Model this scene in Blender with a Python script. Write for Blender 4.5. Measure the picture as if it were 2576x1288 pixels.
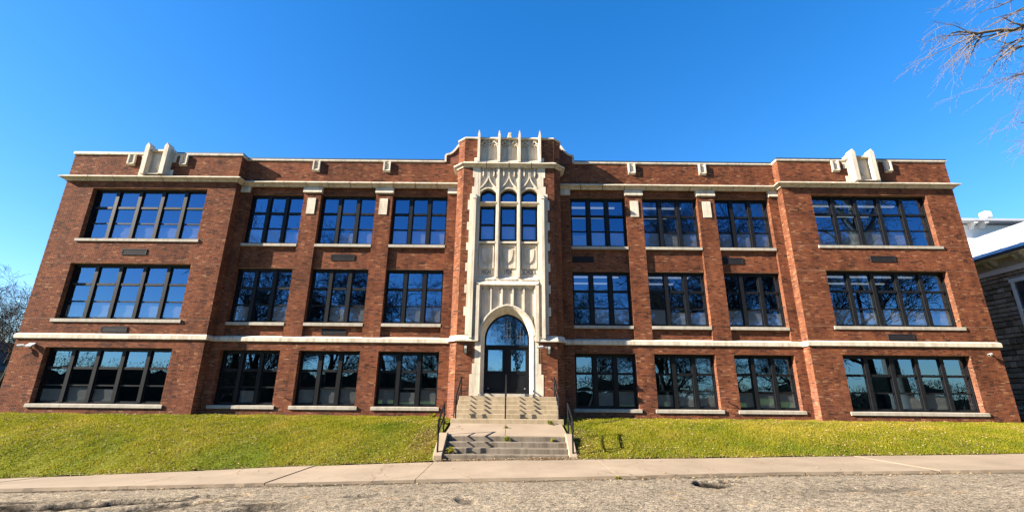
import bpy, math, random
import numpy as np
from mathutils import Vector, Matrix

random.seed(7); rng = np.random.default_rng(7)
for o in list(bpy.data.objects): bpy.data.objects.remove(o)
scene = bpy.context.scene
C = scene.collection

# ------------------------------------------------------------------ camera
# world: X right along the facade, Y into the building, Z up, Z = 0 at eye level
cam = bpy.data.cameras.new('camera'); camo = bpy.data.objects.new('camera', cam); C.objects.link(camo)
scene.camera = camo
cam.sensor_width = 36; cam.lens = 36 * 1160 / 2576.0
cam.clip_start = 0.05; cam.clip_end = 3000
pitch, roll, yaw = math.radians(17.033), math.radians(0.574), math.radians(-0.109)
F = Vector((math.sin(yaw) * math.cos(pitch), math.cos(yaw) * math.cos(pitch), math.sin(pitch)))
R0 = Vector((math.cos(yaw), -math.sin(yaw), 0)); U0 = R0.cross(F)
R1 = math.cos(roll) * R0 + math.sin(roll) * U0; U1 = -math.sin(roll) * R0 + math.cos(roll) * U0
M = Matrix((R1, U1, -F)).transposed().to_4x4(); M.translation = Vector((0.21, -19.5, 0.0))
camo.matrix_world = M

# ------------------------------------------------------------------ sky, sun, exposure
SUN_AZ = math.radians(73.6)      # measured from the facade's normal towards the left
SUN_EL = math.radians(26.8)
sd = Vector((-math.sin(SUN_AZ) * math.cos(SUN_EL), -math.cos(SUN_AZ) * math.cos(SUN_EL), math.sin(SUN_EL)))
world = bpy.data.worlds.new('World'); scene.world = world; world.use_nodes = True
wn = world.node_tree.nodes; wl = world.node_tree.links
for n in list(wn): wn.remove(n)
wo = wn.new('ShaderNodeOutputWorld'); bg = wn.new('ShaderNodeBackground'); sky = wn.new('ShaderNodeTexSky')
sky.sky_type = 'NISHITA'; sky.sun_disc = False
sky.sun_elevation = SUN_EL; sky.sun_rotation = math.atan2(sd.x, sd.y)
sky.altitude = 300; sky.air_density = 1.0; sky.dust_density = 0.25; sky.ozone_density = 3.0
hsv = wn.new('ShaderNodeHueSaturation'); hsv.inputs['Saturation'].default_value = 1.46
gam = wn.new('ShaderNodeGamma'); gam.inputs['Gamma'].default_value = 0.85
wl.new(sky.outputs[0], gam.inputs['Color']); wl.new(gam.outputs[0], hsv.inputs['Color']); wl.new(hsv.outputs[0], bg.inputs['Color'])
hsv.inputs['Hue'].default_value = 0.508; hsv.inputs['Value'].default_value = 1.34
bg.inputs['Strength'].default_value = 0.06
wl.new(bg.outputs[0], wo.inputs['Surface'])
sun = bpy.data.lights.new('sun', 'SUN'); suno = bpy.data.objects.new('sun', sun); C.objects.link(suno)
sun.energy = 5.0; sun.angle = math.radians(0.53); sun.color = (1.0, 0.90, 0.76)
suno.rotation_euler = (-sd).to_track_quat('-Z', 'Y').to_euler()
suno.location = (0, 0, 40)
vs = scene.view_settings
vs.view_transform = 'Standard'; vs.look = 'None'; vs.exposure = 2.2; vs.gamma = 1.0; vs.use_curve_mapping = False

# ------------------------------------------------------------------ materials
MATS = {}
def new_mat(name):
    m = bpy.data.materials.new(name); m.use_nodes = True
    nt = m.node_tree
    for n in list(nt.nodes): nt.nodes.remove(n)
    out = nt.nodes.new('ShaderNodeOutputMaterial')
    MATS[name] = m
    return m, nt, out
class NB:
    def __init__(s, nt): s.nt = nt
    def n(s, t, **k):
        x = s.nt.nodes.new(t)
        for a, b in k.items(): setattr(x, a, b)
        return x
    def l(s, a, b): s.nt.links.new(a, b)
    def noise(s, vec, scale, detail=4, rough=0.6):
        x = s.n('ShaderNodeTexNoise'); x.inputs['Scale'].default_value = scale; x.inputs['Detail'].default_value = detail
        x.inputs['Roughness'].default_value = rough
        if vec is not None: s.l(vec, x.inputs['Vector'])
        return x.outputs['Fac']
    def ramp(s, fac, stops):
        x = s.n('ShaderNodeValToRGB'); e = x.color_ramp.elements
        e[0].position, e[0].color = stops[0][0], (*stops[0][1], 1)
        e[1].position, e[1].color = stops[-1][0], (*stops[-1][1], 1)
        for p, c in stops[1:-1]:
            k = e.new(p); k.color = (*c, 1)
        s.l(fac, x.inputs[0]); return x.outputs[0]
    def mix(s, fac, a, b, mode='MIX'):
        x = s.n('ShaderNodeMix'); x.data_type = 'RGBA'; x.blend_type = mode
        for sock, v in ((x.inputs[0], fac), (x.inputs[6], a), (x.inputs[7], b)):
            if hasattr(v, 'is_linked'): s.l(v, sock)
            elif isinstance(v, (int, float)): sock.default_value = v
            else: sock.default_value = (*v, 1)
        return x.outputs[2]
    def math(s, op, a, b=0.0):
        x = s.n('ShaderNodeMath', operation=op)
        for i, v in enumerate((a, b)):
            if hasattr(v, 'is_linked'): s.l(v, x.inputs[i])
            else: x.inputs[i].default_value = v
        return x.outputs[0]
    def pos(s): return s.n('ShaderNodeNewGeometry').outputs['Position']
    def bump(s, h, strength, dist):
        x = s.n('ShaderNodeBump'); x.inputs['Strength'].default_value = strength; x.inputs['Distance'].default_value = dist
        s.l(h, x.inputs['Height']); return x.outputs[0]
    def bsdf(s, out, col, rough=0.8, spec=0.3, normal=None, metal=0.0):
        p = s.n('ShaderNodeBsdfPrincipled')
        if hasattr(col, 'is_linked'): s.l(col, p.inputs['Base Color'])
        else: p.inputs['Base Color'].default_value = (*col, 1)
        if hasattr(rough, 'is_linked'): s.l(rough, p.inputs['Roughness'])
        else: p.inputs['Roughness'].default_value = rough
        p.inputs['Specular IOR Level'].default_value = spec; p.inputs['Metallic'].default_value = metal
        if normal is not None: s.l(normal, p.inputs['Normal'])
        s.l(p.outputs[0], out.inputs['Surface']); return p

def simple(name, col, rough=0.7, spec=0.3, var=0.15, scale=6, metal=0.0, bump=0.0):
    m, nt, out = new_mat(name); b = NB(nt); p = b.pos()
    f = b.noise(p, scale)
    lo = tuple(c * (1 - var) for c in col); hi = tuple(min(1, c * (1 + var)) for c in col)
    col_o = b.ramp(f, [(0.3, lo), (0.7, hi)])
    nrm = b.bump(b.noise(p, scale * 8), bump, 0.01) if bump else None
    b.bsdf(out, col_o, rough, spec, nrm, metal)
    return m

def brick_mat():
    m, nt, out = new_mat('brick'); b = NB(nt); p = b.pos()
    at = b.n('ShaderNodeAttribute', attribute_name='tone')
    col = b.ramp(at.outputs['Fac'], [(0.0, (0.02347, 0.01371, 0.01098)), (0.13, (0.06102, 0.02531, 0.01597)), (0.34, (0.1268, 0.04112, 0.02097)),
                                     (0.6, (0.1877, 0.06221, 0.02696)), (0.85, (0.2347, 0.09224, 0.04093)), (1.0, (0.2629, 0.1371, 0.07238))])
    soot = b.ramp(b.noise(p, 0.9, 5, 0.65), [(0.36, (0.60, 0.58, 0.58)), (0.56, (1, 1, 1))])
    col = b.mix(1.0, col, soot, 'MULTIPLY')
    mp = b.n('ShaderNodeMapping'); mp.inputs['Scale'].default_value = (2.6, 2.6, 0.28); b.l(p, mp.inputs[0])
    streak = b.ramp(b.noise(mp.outputs[0], 1.0, 4), [(0.36, (0.74, 0.72, 0.72)), (0.52, (1, 1, 1)), (0.70, (1.10, 1.09, 1.08))])
    col = b.mix(1.0, col, streak, 'MULTIPLY')
    grain = b.ramp(b.noise(p, 60, 3), [(0.3, (0.78, 0.78, 0.78)), (0.7, (1.12, 1.12, 1.12))])
    col = b.mix(1.0, col, grain, 'MULTIPLY')
    b.bsdf(out, col, 0.9, 0.15)
brick_mat()
def mortar_mat():
    m, nt, out = new_mat('mortar'); b = NB(nt); p = b.pos()
    sep = b.n('ShaderNodeSeparateXYZ'); b.l(p, sep.inputs[0])
    wob = b.math('MULTIPLY', b.noise(p, 1.3, 2), 0.5)
    z = b.math('ADD', sep.outputs['Z'], wob)
    low = b.math('LESS_THAN', z, 0.78)            # the base courses were repointed in paler mortar
    old = b.ramp(b.noise(p, 3), [(0.3, (0.13, 0.08, 0.054)), (0.7, (0.27, 0.175, 0.118))])
    new = b.ramp(b.noise(p, 5), [(0.3, (0.231, 0.1375, 0.11)), (0.7, (0.33, 0.22, 0.1815))])
    b.bsdf(out, b.mix(low, old, new), 0.95, 0.1)
mortar_mat()
def sidebrick_mat():
    m, nt, out = new_mat('side_brick'); b = NB(nt)
    tc = b.n('ShaderNodeNewGeometry'); sp = b.n('ShaderNodeSeparateXYZ'); b.l(tc.outputs['Position'], sp.inputs[0])
    cm = b.n('ShaderNodeCombineXYZ'); b.l(b.math('ADD', sp.outputs['X'], sp.outputs['Y']), cm.inputs[0]); b.l(sp.outputs['Z'], cm.inputs[1])
    br = b.n('ShaderNodeTexBrick'); b.l(cm.outputs[0], br.inputs['Vector'])
    br.inputs['Scale'].default_value = 1.0; br.inputs['Brick Width'].default_value = 0.19; br.inputs['Row Height'].default_value = 0.0595
    br.inputs['Mortar Size'].default_value = 0.008
    br.inputs['Color1'].default_value = (0.18, 0.055, 0.028, 1); br.inputs['Color2'].default_value = (0.09, 0.03, 0.018, 1); br.inputs['Mortar'].default_value = (0.15, 0.09, 0.07, 1)
    b.bsdf(out, br.outputs['Color'], 0.9, 0.15)
sidebrick_mat()
def stone_mat(name, lo, hi, stain=0.75):
    m, nt, out = new_mat(name); b = NB(nt); p = b.pos()
    c = b.ramp(b.noise(p, 2.2, 6, 0.65), [(0.3, lo), (0.7, hi)])
    mp = b.n('ShaderNodeMapping'); mp.inputs['Scale'].default_value = (7, 7, 0.8); b.l(p, mp.inputs[0])
    st = b.ramp(b.noise(mp.outputs[0], 1.0, 4), [(0.34, (stain, stain * 0.97, stain * 0.93)), (0.55, (1, 1, 1))])
    c = b.mix(1.0, c, st, 'MULTIPLY')
    b.bsdf(out, c, 0.85, 0.2)
stone_mat('limestone', (0.43, 0.375, 0.29), (0.56, 0.50, 0.405), 0.74)
stone_mat('sill_stone', (0.3, 0.27, 0.222), (0.372, 0.342, 0.288), 0.8)
stone_mat('step_concrete', (0.235, 0.185, 0.118), (0.33, 0.262, 0.172), 0.82)
stone_mat('old_concrete', (0.12, 0.099, 0.075), (0.192, 0.159, 0.12), 0.62)
simple('black_metal', (0.006, 0.0065, 0.008), 0.45, 0.15, 0.2)
simple('window_metal', (0.008, 0.0085, 0.010), 0.42, 0.16, 0.2)
simple('flashing', (0.028, 0.034, 0.045), 0.4, 0.5)
simple('white_plastic', (0.54, 0.54, 0.525), 0.4, 0.5, 0.05)
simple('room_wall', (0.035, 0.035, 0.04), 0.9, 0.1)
simple('shade_fabric', (0.40, 0.39, 0.36), 0.9, 0.1, 0.12, 3)
simple('roofing', (0.10, 0.10, 0.10), 0.9)
simple('carving_shade', (0.06, 0.046, 0.035), 0.9, 0.1)  # flat inscription letters: shade of the carved cuts put into this dark colour
simple('vent_metal', (0.020, 0.020, 0.023), 0.7, 0.1)
simple('white_paint', (0.55, 0.55, 0.54), 0.55, 0.3, 0.05)
simple('white_roof', (0.36, 0.37, 0.39), 0.45, 0.4, 0.06)
simple('cream_paint', (0.338, 0.325, 0.286), 0.7, 0.25, 0.1)
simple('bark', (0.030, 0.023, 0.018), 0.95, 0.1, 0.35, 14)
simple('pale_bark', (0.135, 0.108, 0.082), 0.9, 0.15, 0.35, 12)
simple('dark_siding', (0.12, 0.12, 0.13), 0.8)
simple('shingle', (0.05, 0.05, 0.055), 0.9)
simple('soil', (0.09, 0.065, 0.04), 0.95, 0.1, 0.3, 10)

def glass_mat():
    m, nt, out = new_mat('window_glass'); b = NB(nt)
    g = b.n('ShaderNodeBsdfGlossy'); g.inputs['Roughness'].default_value = 0.0; g.inputs['Color'].default_value = (0.30, 0.58, 0.95, 1)
    t = b.n('ShaderNodeBsdfTransparent'); t.inputs['Color'].default_value = (0.74, 0.76, 0.76, 1)
    p = b.pos()
    nrm = b.bump(b.noise(p, 1.3, 1, 0.4), 0.02, 0.03); b.l(nrm, g.inputs['Normal'])
    fr = b.n('ShaderNodeLayerWeight'); fr.inputs['Blend'].default_value = 0.25
    fac = b.math('ADD', b.math('MULTIPLY', fr.outputs['Fresnel'], 0.5), 0.26)
    mx = b.n('ShaderNodeMixShader'); b.l(fac, mx.inputs[0]); b.l(t.outputs[0], mx.inputs[1]); b.l(g.outputs[0], mx.inputs[2])
    b.l(mx.outputs[0], out.inputs['Surface'])
glass_mat()
def leaded_mat():
    m, nt, out = new_mat('arch_glass'); b = NB(nt)
    g = b.n('ShaderNodeBsdfGlossy'); g.inputs['Roughness'].default_value = 0.03; g.inputs['Color'].default_value = (0.36, 0.66, 1.0, 1)
    d = b.n('ShaderNodeBsdfDiffuse'); d.inputs['Color'].default_value = (0.006, 0.012, 0.018, 1)
    nrm = b.bump(b.noise(b.pos(), 5, 1), 0.06, 0.02); b.l(nrm, g.inputs['Normal'])
    mx = b.n('ShaderNodeMixShader'); mx.inputs[0].default_value = 0.36; b.l(d.outputs[0], mx.inputs[1]); b.l(g.outputs[0], mx.inputs[2])
    b.l(mx.outputs[0], out.inputs['Surface'])
leaded_mat()
def grass_mat():
    m, nt, out = new_mat('grass'); b = NB(nt); p = b.pos()
    f1 = b.noise(p, 0.45, 3); f2 = b.noise(p, 14, 2)
    c = b.ramp(f1, [(0.28, (0.125, 0.170, 0.014)), (0.47, (0.220, 0.222, 0.020)), (0.66, (0.32, 0.272, 0.038))])
    c = b.mix(1.0, c, b.ramp(f2, [(0.25, (0.6, 0.62, 0.55)), (0.75, (1.3, 1.22, 1.2))]), 'MULTIPLY')
    d = b.n('ShaderNodeBsdfDiffuse'); t = b.n('ShaderNodeBsdfTranslucent'); b.l(c, d.inputs['Color']); b.l(c, t.inputs['Color'])
    mx = b.n('ShaderNodeMixShader'); mx.inputs[0].default_value = 0.45; b.l(d.outputs[0], mx.inputs[1]); b.l(t.outputs[0], mx.inputs[2])
    b.l(mx.outputs[0], out.inputs['Surface'])
grass_mat()
def ground_mat():
    m, nt, out = new_mat('turf'); b = NB(nt); p = b.pos()
    c = b.ramp(b.noise(p, 0.5, 4), [(0.3, (0.07, 0.10, 0.008)), (0.7, (0.16, 0.15, 0.018))])
    c = b.mix(1.0, c, b.ramp(b.noise(p, 30, 3), [(0.3, (0.5, 0.5, 0.5)), (0.7, (1.3, 1.3, 1.2))]), 'MULTIPLY')
    b.bsdf(out, c, 0.95, 0.1, b.bump(b.noise(p, 25, 4), 0.8, 0.03))
ground_mat()
def lamp_mat():
    m, nt, out = new_mat('tube_light'); b = NB(nt); e = b.n('ShaderNodeEmission'); e.inputs['Color'].default_value = (0.8, 0.92, 1, 1); e.inputs['Strength'].default_value = 0.09
    b.l(e.outputs[0], out.inputs['Surface'])
lamp_mat()
def leaf_mat():
    m, nt, out = new_mat('dead_leaf'); b = NB(nt)
    at = b.n('ShaderNodeAttribute', attribute_name='tone')
    c = b.ramp(at.outputs['Fac'], [(0.0, (0.08, 0.04, 0.02)), (0.4, (0.20, 0.115, 0.05)), (0.8, (0.32, 0.22, 0.11)), (1.0, (0.40, 0.31, 0.19))])
    b.bsdf(out, c, 0.7, 0.2)
leaf_mat()
def sidewalk_mat():
    m, nt, out = new_mat('sidewalk_concrete'); b = NB(nt); p = b.pos()
    c = b.ramp(b.noise(p, 0.8, 6, 0.65), [(0.3, (0.205, 0.158, 0.112)), (0.7, (0.275, 0.216, 0.155))])
    c = b.mix(1.0, c, b.ramp(b.noise(p, 90, 2), [(0.3, (0.86, 0.86, 0.86)), (0.7, (1.07, 1.07, 1.07))]), 'MULTIPLY')
    # hairline cracks
    v = b.n('ShaderNodeTexVoronoi', feature='DISTANCE_TO_EDGE'); v.inputs['Scale'].default_value = 0.42
    mixv = b.n('ShaderNodeVectorMath', operation='ADD'); b.l(p, mixv.inputs[0])
    nz = b.n('ShaderNodeTexNoise'); nz.inputs['Scale'].default_value = 2.5; b.l(p, nz.inputs['Vector'])
    sc = b.n('ShaderNodeVectorMath', operation='SCALE'); b.l(nz.outputs['Color'], sc.inputs[0]); sc.inputs['Scale'].default_value = 0.55
    b.l(sc.outputs[0], mixv.inputs[1]); b.l(mixv.outputs[0], v.inputs['Vector'])
    crack = b.ramp(v.outputs['Distance'], [(0.0, (0.40, 0.36, 0.32)), (0.006, (1, 1, 1))])
    crack = b.mix(b.ramp(b.noise(p, 0.35, 2), [(0.5, (0, 0, 0)), (0.56, (1, 1, 1))]), (1, 1, 1), crack)
    c = b.mix(1.0, c, crack, 'MULTIPLY')
    b.bsdf(out, c, 0.9, 0.15, None)
sidewalk_mat()
def asphalt_mat():
    m, nt, out = new_mat('asphalt'); b = NB(nt); p = b.pos()
    big = b.noise(p, 0.5, 5, 0.6)
    base = b.ramp(big, [(0.3, (0.142, 0.119, 0.090)), (0.7, (0.205, 0.172, 0.128))])
    v = b.n('ShaderNodeTexVoronoi'); v.inputs['Scale'].default_value = 48; b.l(p, v.inputs['Vector'])
    agg = b.ramp(v.outputs['Color'], [(0.0, (0.28, 0.28, 0.30)), (0.45, (0.95, 0.95, 0.95)), (1.0, (1.95, 1.90, 1.80))])
    c = b.mix(1.0, base, agg, 'MULTIPLY')
    blot = b.ramp(b.noise(p, 9, 5, 0.75), [(0.36, (0.42, 0.42, 0.43)), (0.5, (1, 1, 1)), (0.68, (1.35, 1.32, 1.28))])
    c = b.mix(1.0, c, blot, 'MULTIPLY')
    rust = b.ramp(b.noise(p, 1.7, 4), [(0.60, (1, 1, 1)), (0.74, (1.12, 0.98, 0.80))])
    c = b.mix(1.0, c, rust, 'MULTIPLY')
    at = b.n('ShaderNodeAttribute', attribute_name='wear')
    c = b.mix(at.outputs['Fac'], c, (0.007, 0.0065, 0.006))
    h = b.math('ADD', b.noise(p, 30, 4), b.math('MULTIPLY', v.outputs['Distance'], 0.6))
    b.bsdf(out, c, 1.0, 0.0, b.bump(h, 0.7, 0.012))
asphalt_mat()
def rubble_mat():
    m, nt, out = new_mat('rubble_stone'); b = NB(nt); p = b.pos()
    oi = b.n('ShaderNodeAttribute', attribute_name='tone')
    c = b.ramp(oi.outputs['Fac'], [(0.0, (0.13, 0.105, 0.075)), (0.5, (0.25, 0.205, 0.15)), (1.0, (0.40, 0.335, 0.26))])
    c = b.mix(1.0, c, b.ramp(b.noise(p, 9, 4), [(0.3, (0.7, 0.7, 0.7)), (0.7, (1.1, 1.1, 1.1))]), 'MULTIPLY')
    b.bsdf(out, c, 0.95, 0.1)
rubble_mat()

# ------------------------------------------------------------------ mesh helpers
def mesh_np(name, V, Fq, mat, tones=None, smooth=False, attr='tone'):
    """V (n,3), Fq (m,k) equal-size faces; optional per-face float attribute"""
    V = np.asarray(V, np.float32); Fq = np.asarray(Fq, np.int32)
    me = bpy.data.meshes.new(name); k = Fq.shape[1]
    me.vertices.add(len(V)); me.vertices.foreach_set('co', V.ravel())
    me.loops.add(Fq.size); me.loops.foreach_set('vertex_index', Fq.ravel())
    me.polygons.add(len(Fq)); me.polygons.foreach_set('loop_start', np.arange(0, Fq.size, k, dtype=np.int32))
    me.polygons.foreach_set('loop_total', np.full(len(Fq), k, np.int32))
    me.polygons.foreach_set('use_smooth', np.full(len(Fq), bool(smooth)))
    if tones is not None:
        a = me.attributes.new(attr, 'FLOAT', 'FACE'); a.data.foreach_set('value', np.asarray(tones, np.float32))
    me.update(calc_edges=True); me.materials.append(MATS[mat])
    return me
def link(name, me, parent=None, loc=None):
    o = bpy.data.objects.new(name, me); C.objects.link(o)
    if parent is not None: o.parent = parent
    if loc is not None: o.location = loc
    return o
def tag(o, label=None, cat=None, group=None, kind=None):
    if label: o['label'] = label
    if cat: o['category'] = cat
    if group: o['group'] = group
    if kind: o['kind'] = kind
    return o
def empty(name, loc, label, cat, group=None):
    o = bpy.data.objects.new(name, None); C.objects.link(o); o.location = loc
    tag(o, label, cat, group); return o

class MB:
    def __init__(s): s.v = []; s.f = []
    def add(s, vs, fs):
        b = len(s.v); s.v += [tuple(x) for x in vs]; s.f += [tuple(b + i for i in f) for f in fs]
    def box(s, x0, x1, y0, y1, z0, z1):
        s.add([(x0, y0, z0), (x1, y0, z0), (x1, y1, z0), (x0, y1, z0), (x0, y0, z1), (x1, y0, z1), (x1, y1, z1), (x0, y1, z1)],
              [(0, 3, 2, 1), (4, 5, 6, 7), (0, 1, 5, 4), (1, 2, 6, 5), (2, 3, 7, 6), (3, 0, 4, 7)])
        return s
    def prism_y(s, pts, y0, y1):
        """polygon in XZ (counter-clockwise seen from -Y) extruded y0..y1"""
        n = len(pts)
        s.add([(x, y0, z) for x, z in pts] + [(x, y1, z) for x, z in pts],
              [tuple(range(n)), tuple(range(2 * n - 1, n - 1, -1))] + [(i, i + n, (i + 1) % n + n, (i + 1) % n) for i in range(n)])
        return s
    def prism_x(s, pts, x0, x1):
        """polygon in YZ extruded along X"""
        n = len(pts)
        s.add([(x0, y, z) for y, z in pts] + [(x1, y, z) for y, z in pts],
              [tuple(range(n - 1, -1, -1)), tuple(range(n, 2 * n))] + [(i, (i + 1) % n, (i + 1) % n + n, i + n) for i in range(n)])
        return s
    def ribbon(s, pts, w, y0, y1, closed=False):
        """2-D polyline in XZ given thickness w, extruded y0..y1"""
        P = np.array(pts, float); n = len(P)
        if closed:
            T = np.roll(P, -1, 0) - np.roll(P, 1, 0)
        else:
            T = np.gradient(P, axis=0)
        T /= np.linalg.norm(T, axis=1)[:, None] + 1e-9
        N = np.stack([-T[:, 1], T[:, 0]], 1) * (w / 2)
        A, B = P + N, P - N
        base = len(s.v)
        for i in range(n):
            s.v += [(A[i, 0], y0, A[i, 1]), (B[i, 0], y0, B[i, 1]), (B[i, 0], y1, B[i, 1]), (A[i, 0], y1, A[i, 1])]
        for i in range(n if closed else n - 1):
            a = base + 4 * i; c = base + 4 * ((i + 1) % n)
            for k in range(4):
                s.f.append((a + k, a + (k + 1) % 4, c + (k + 1) % 4, c + k))
        if not closed:
            s.f.append((base + 3, base + 2, base + 1, base)); a = base + 4 * (n - 1); s.f.append((a, a + 1, a + 2, a + 3))
        return s
    def tube(s, pts, r, n=8, r1=None):
        P = [Vector(p) for p in pts]; base = len(s.v)
        for i, p in enumerate(P):
            d = (P[min(i + 1, len(P) - 1)] - P[max(i - 1, 0)]).normalized()
            up = Vector((0, 0, 1)) if abs(d.z) < 0.95 else Vector((1, 0, 0))
            a = d.cross(up).normalized(); b = d.cross(a)
            rr = r if r1 is None else r + (r1 - r) * i / (len(P) - 1)
            for k in range(n):
                t = 2 * math.pi * k / n; s.v.append(tuple(p + a * (math.cos(t) * rr) + b * (math.sin(t) * rr)))
        for i in range(len(P) - 1):
            for k in range(n):
                s.f.append((base + i * n + k, base + i * n + (k + 1) % n, base + (i + 1) * n + (k + 1) % n, base + (i + 1) * n + k))
        s.f.append(tuple(base + k for k in range(n - 1, -1, -1))); e = base + (len(P) - 1) * n; s.f.append(tuple(e + k for k in range(n)))
        return s
    def mesh(s, name, mat, smooth=False, bevel=0):
        me = bpy.data.meshes.new(name); me.from_pydata(s.v, [], s.f); me.update()
        import bmesh
        bm = bmesh.new(); bm.from_mesh(me); bmesh.ops.recalc_face_normals(bm, faces=bm.faces)
        if bevel:
            bmesh.ops.bevel(bm, geom=list(bm.edges), offset=bevel, segments=1, affect='EDGES', profile=0.5)
        bm.to_mesh(me); bm.free()
        if smooth:
            for p in me.polygons: p.use_smooth = True
        me.materials.append(MATS[mat]); return me
    def build(s, name, mat, parent=None, smooth=False, bevel=0):
        return link(name, s.mesh(name, mat, smooth, bevel), parent)
def box(name, mat, parent, x0, x1, y0, y1, z0, z1, bevel=0):
    return MB().box(x0, x1, y0, y1, z0, z1).build(name, mat, parent, bevel=bevel)

# ------------------------------------------------------------------ the lie of the land
xb = [-60, -14, -10.7, -6.3, -2.1, 0, 2.4, 8.2, 14.7, 40, 90]
zb = [-3.0, -2.29, -2.15, -1.93, -1.745, -1.69, -1.645, -1.52, -1.38, -1.15, -1.1]
xf = [-60, -11.2, -8.6, -5, 0, 6.6, 11.8, 40, 90]
zf = [-3.1, -2.07, -1.985, -1.875, -1.735, -1.55, -1.44, -1.2, -1.15]
YB, YF, YR = -5.4, -8.1, -20.5        # sidewalk back edge, front edge, far side of the road
def z_back(x): return np.interp(x, xb, zb)
def z_front(x): return np.interp(x, xf, zf)
def height(x, y):
    x = np.asarray(x, float); y = np.asarray(y, float)
    t = np.clip((0.2 - y) / (0.2 - YB), 0, 1)
    prof = 0.10 * t + 0.90 * t ** 3.0
    lawn = -0.80 + (z_back(x) + 0.80) * prof
    t2 = np.clip((YB - y) / (YB - YF), 0, 1)
    walk = z_back(x) + (z_front(x) - z_back(x)) * t2
    road = z_front(x) - 0.06
    far = z_front(x) + 0.02
    z = np.where(y > YB, lawn, np.where(y > YF, walk, np.where(y > YR, road, far)))
    return z

def grid_mesh(name, xs, ys, zfun, mat, attr=None, attr_name='wear'):
    X, Y = np.meshgrid(xs, ys); Z = zfun(X, Y)
    V = np.stack([X.ravel(), Y.ravel(), Z.ravel()], 1); nx = len(xs)
    i, j = np.meshgrid(np.arange(nx - 1), np.arange(len(ys) - 1)); a = (j * nx + i).ravel()
    Fq = np.stack([a, a + 1, a + 1 + nx, a + nx], 1)
    me = mesh_np(name, V, Fq, mat, smooth=True)
    if attr is not None:
        at = me.attributes.new(attr_name, 'FLOAT', 'POINT'); at.data.foreach_set('value', attr(X, Y).ravel().astype(np.float32))
    return me
gx = np.unique(np.concatenate([np.linspace(-500, -60, 12), np.linspace(-60, 60, 61), np.linspace(60, 500, 12)]))
gy = np.unique(np.concatenate([np.linspace(-500, -40, 12), np.linspace(-40, 6, 70), np.linspace(6, 500, 12)]))
ground = link('ground', grid_mesh('ground', gx, gy, lambda x, y: height(x, y) - 0.16, 'turf')); tag(ground, kind='structure')
lawn_x = np.linspace(-45, 45, 181); lawn_y = np.linspace(YB + 0.02, 1.2, 30)
def lawn_z(x, y):
    return height(x, y) + 0.012 * np.sin(x * 3.1 + y * 2.0) + 0.01 * np.sin(x * 7.3 - y * 5.1)
def lawn_part(name, xs):
    o = link(name, grid_mesh(name, xs, lawn_y, lawn_z, 'turf')); tag(o, kind='structure'); return o
lawn_part('lawn', np.linspace(-45, -2.0, 90)); lawn_part('lawn', np.linspace(2.06, 45, 90))

# road, cracked and worn, with a pothole and broken edges
def vnoise(x, y, s, seed):
    r = np.random.default_rng(seed); T = r.random((64, 64))
    u, v = x * s, y * s; i, j = np.floor(u).astype(int), np.floor(v).astype(int); fu, fv = u - i, v - j
    fu = fu * fu * (3 - 2 * fu); fv = fv * fv * (3 - 2 * fv)
    g = lambda a, b: T[a % 64, b % 64]
    return (g(i, j) * (1 - fu) + g(i + 1, j) * fu) * (1 - fv) + (g(i, j + 1) * (1 - fu) + g(i + 1, j + 1) * fu) * fv
def fbm(x, y, s, seed, o=4):
    return sum(vnoise(x, y, s * 2 ** k, seed + k) * 0.5 ** (k + 1) for k in range(o))
def ridge(x, y, s, seed): return np.abs(fbm(x, y, s, seed) - 0.47)
def road_depth(x, y):
    hole = 0.0 * x
    wob = (fbm(x, y, 3.0, 5) - 0.45) * 0.5
    def ell(cx, cy, a, b, ang=0.0):
        c, s_ = math.cos(ang), math.sin(ang); dx, dy = x - cx, y - cy
        return np.sqrt(((dx * c + dy * s_) / (a * 1.15)) ** 2 + ((-dx * s_ + dy * c) / (b * 1.3)) ** 2) + wob * 1.8
    for cx, cy, a, b, an, d in ((4.38, -9.02, 0.34, 0.34, 0.2, 0.12), (5.0, -8.70, 0.28, 0.16, 0.1, 0.06), (-7.9, -9.85, 1.5, 0.26, 0.25, 0.09), (-9.2, -10.3, 0.9, 0.34, 0.3, 0.09),
                               (-6.0, -10.1, 0.6, 0.2, 0.4, 0.06), (-0.62, -10.1, 0.16, 0.30, 0.3, 0.045), (-7.0, -10.8, 0.9, 0.25, 0.2, 0.08), (-4.4, -10.6, 0.6, 0.2, 0.4, 0.06), (-8.4, -11.2, 1.3, 0.3, 0.25, 0.08), (-5.2, -11.2, 0.7, 0.25, 0.2, 0.07),
                               (-3.4, -11.1, 0.6, 0.2, 0.2, 0.06), (-2.6, -9.5, 0.3, 0.16, 0.2, 0.05), (-5.6, -9.2, 0.5, 0.14, 0.15, 0.05), (7.2, -9.9, 0.8, 0.22, 0.1, 0.035)):
        hole = np.maximum(hole, d * np.clip((1.15 - ell(cx, cy, a, b, an)) * 2.5, 0, 1))
    crack = np.clip((0.007 - ridge(x, y, 0.55, 31)) / 0.007, 0, 1) * np.clip((fbm(x, y, 0.35, 77) - 0.42) * 9, 0, 1)
    leftc = np.clip((0.03 - ridge(x, y * 1.8, 0.8, 51)) / 0.03, 0, 1) * np.clip((-3.0 - x) * 0.5, 0, 1) * np.clip((-8.9 - y) * 2, 0, 1)
    return hole, np.maximum(crack * 0.6, leftc * 0.8)
def road_z(x, y):
    h, c = road_depth(x, y); d = np.clip((YF - y) / 2.5, 0, 1)
    lump = (fbm(x, y, 0.9, 3) - 0.47) * 0.035 + (fbm(x, y, 6, 13) - 0.47) * 0.022 * (1 + 1.5 * np.clip((-2 - x) / 4, 0, 1))
    return height(x, np.minimum(y, YF - 0.05)) + lump * d - h - 0.03 * c + 0.02 * d
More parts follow.
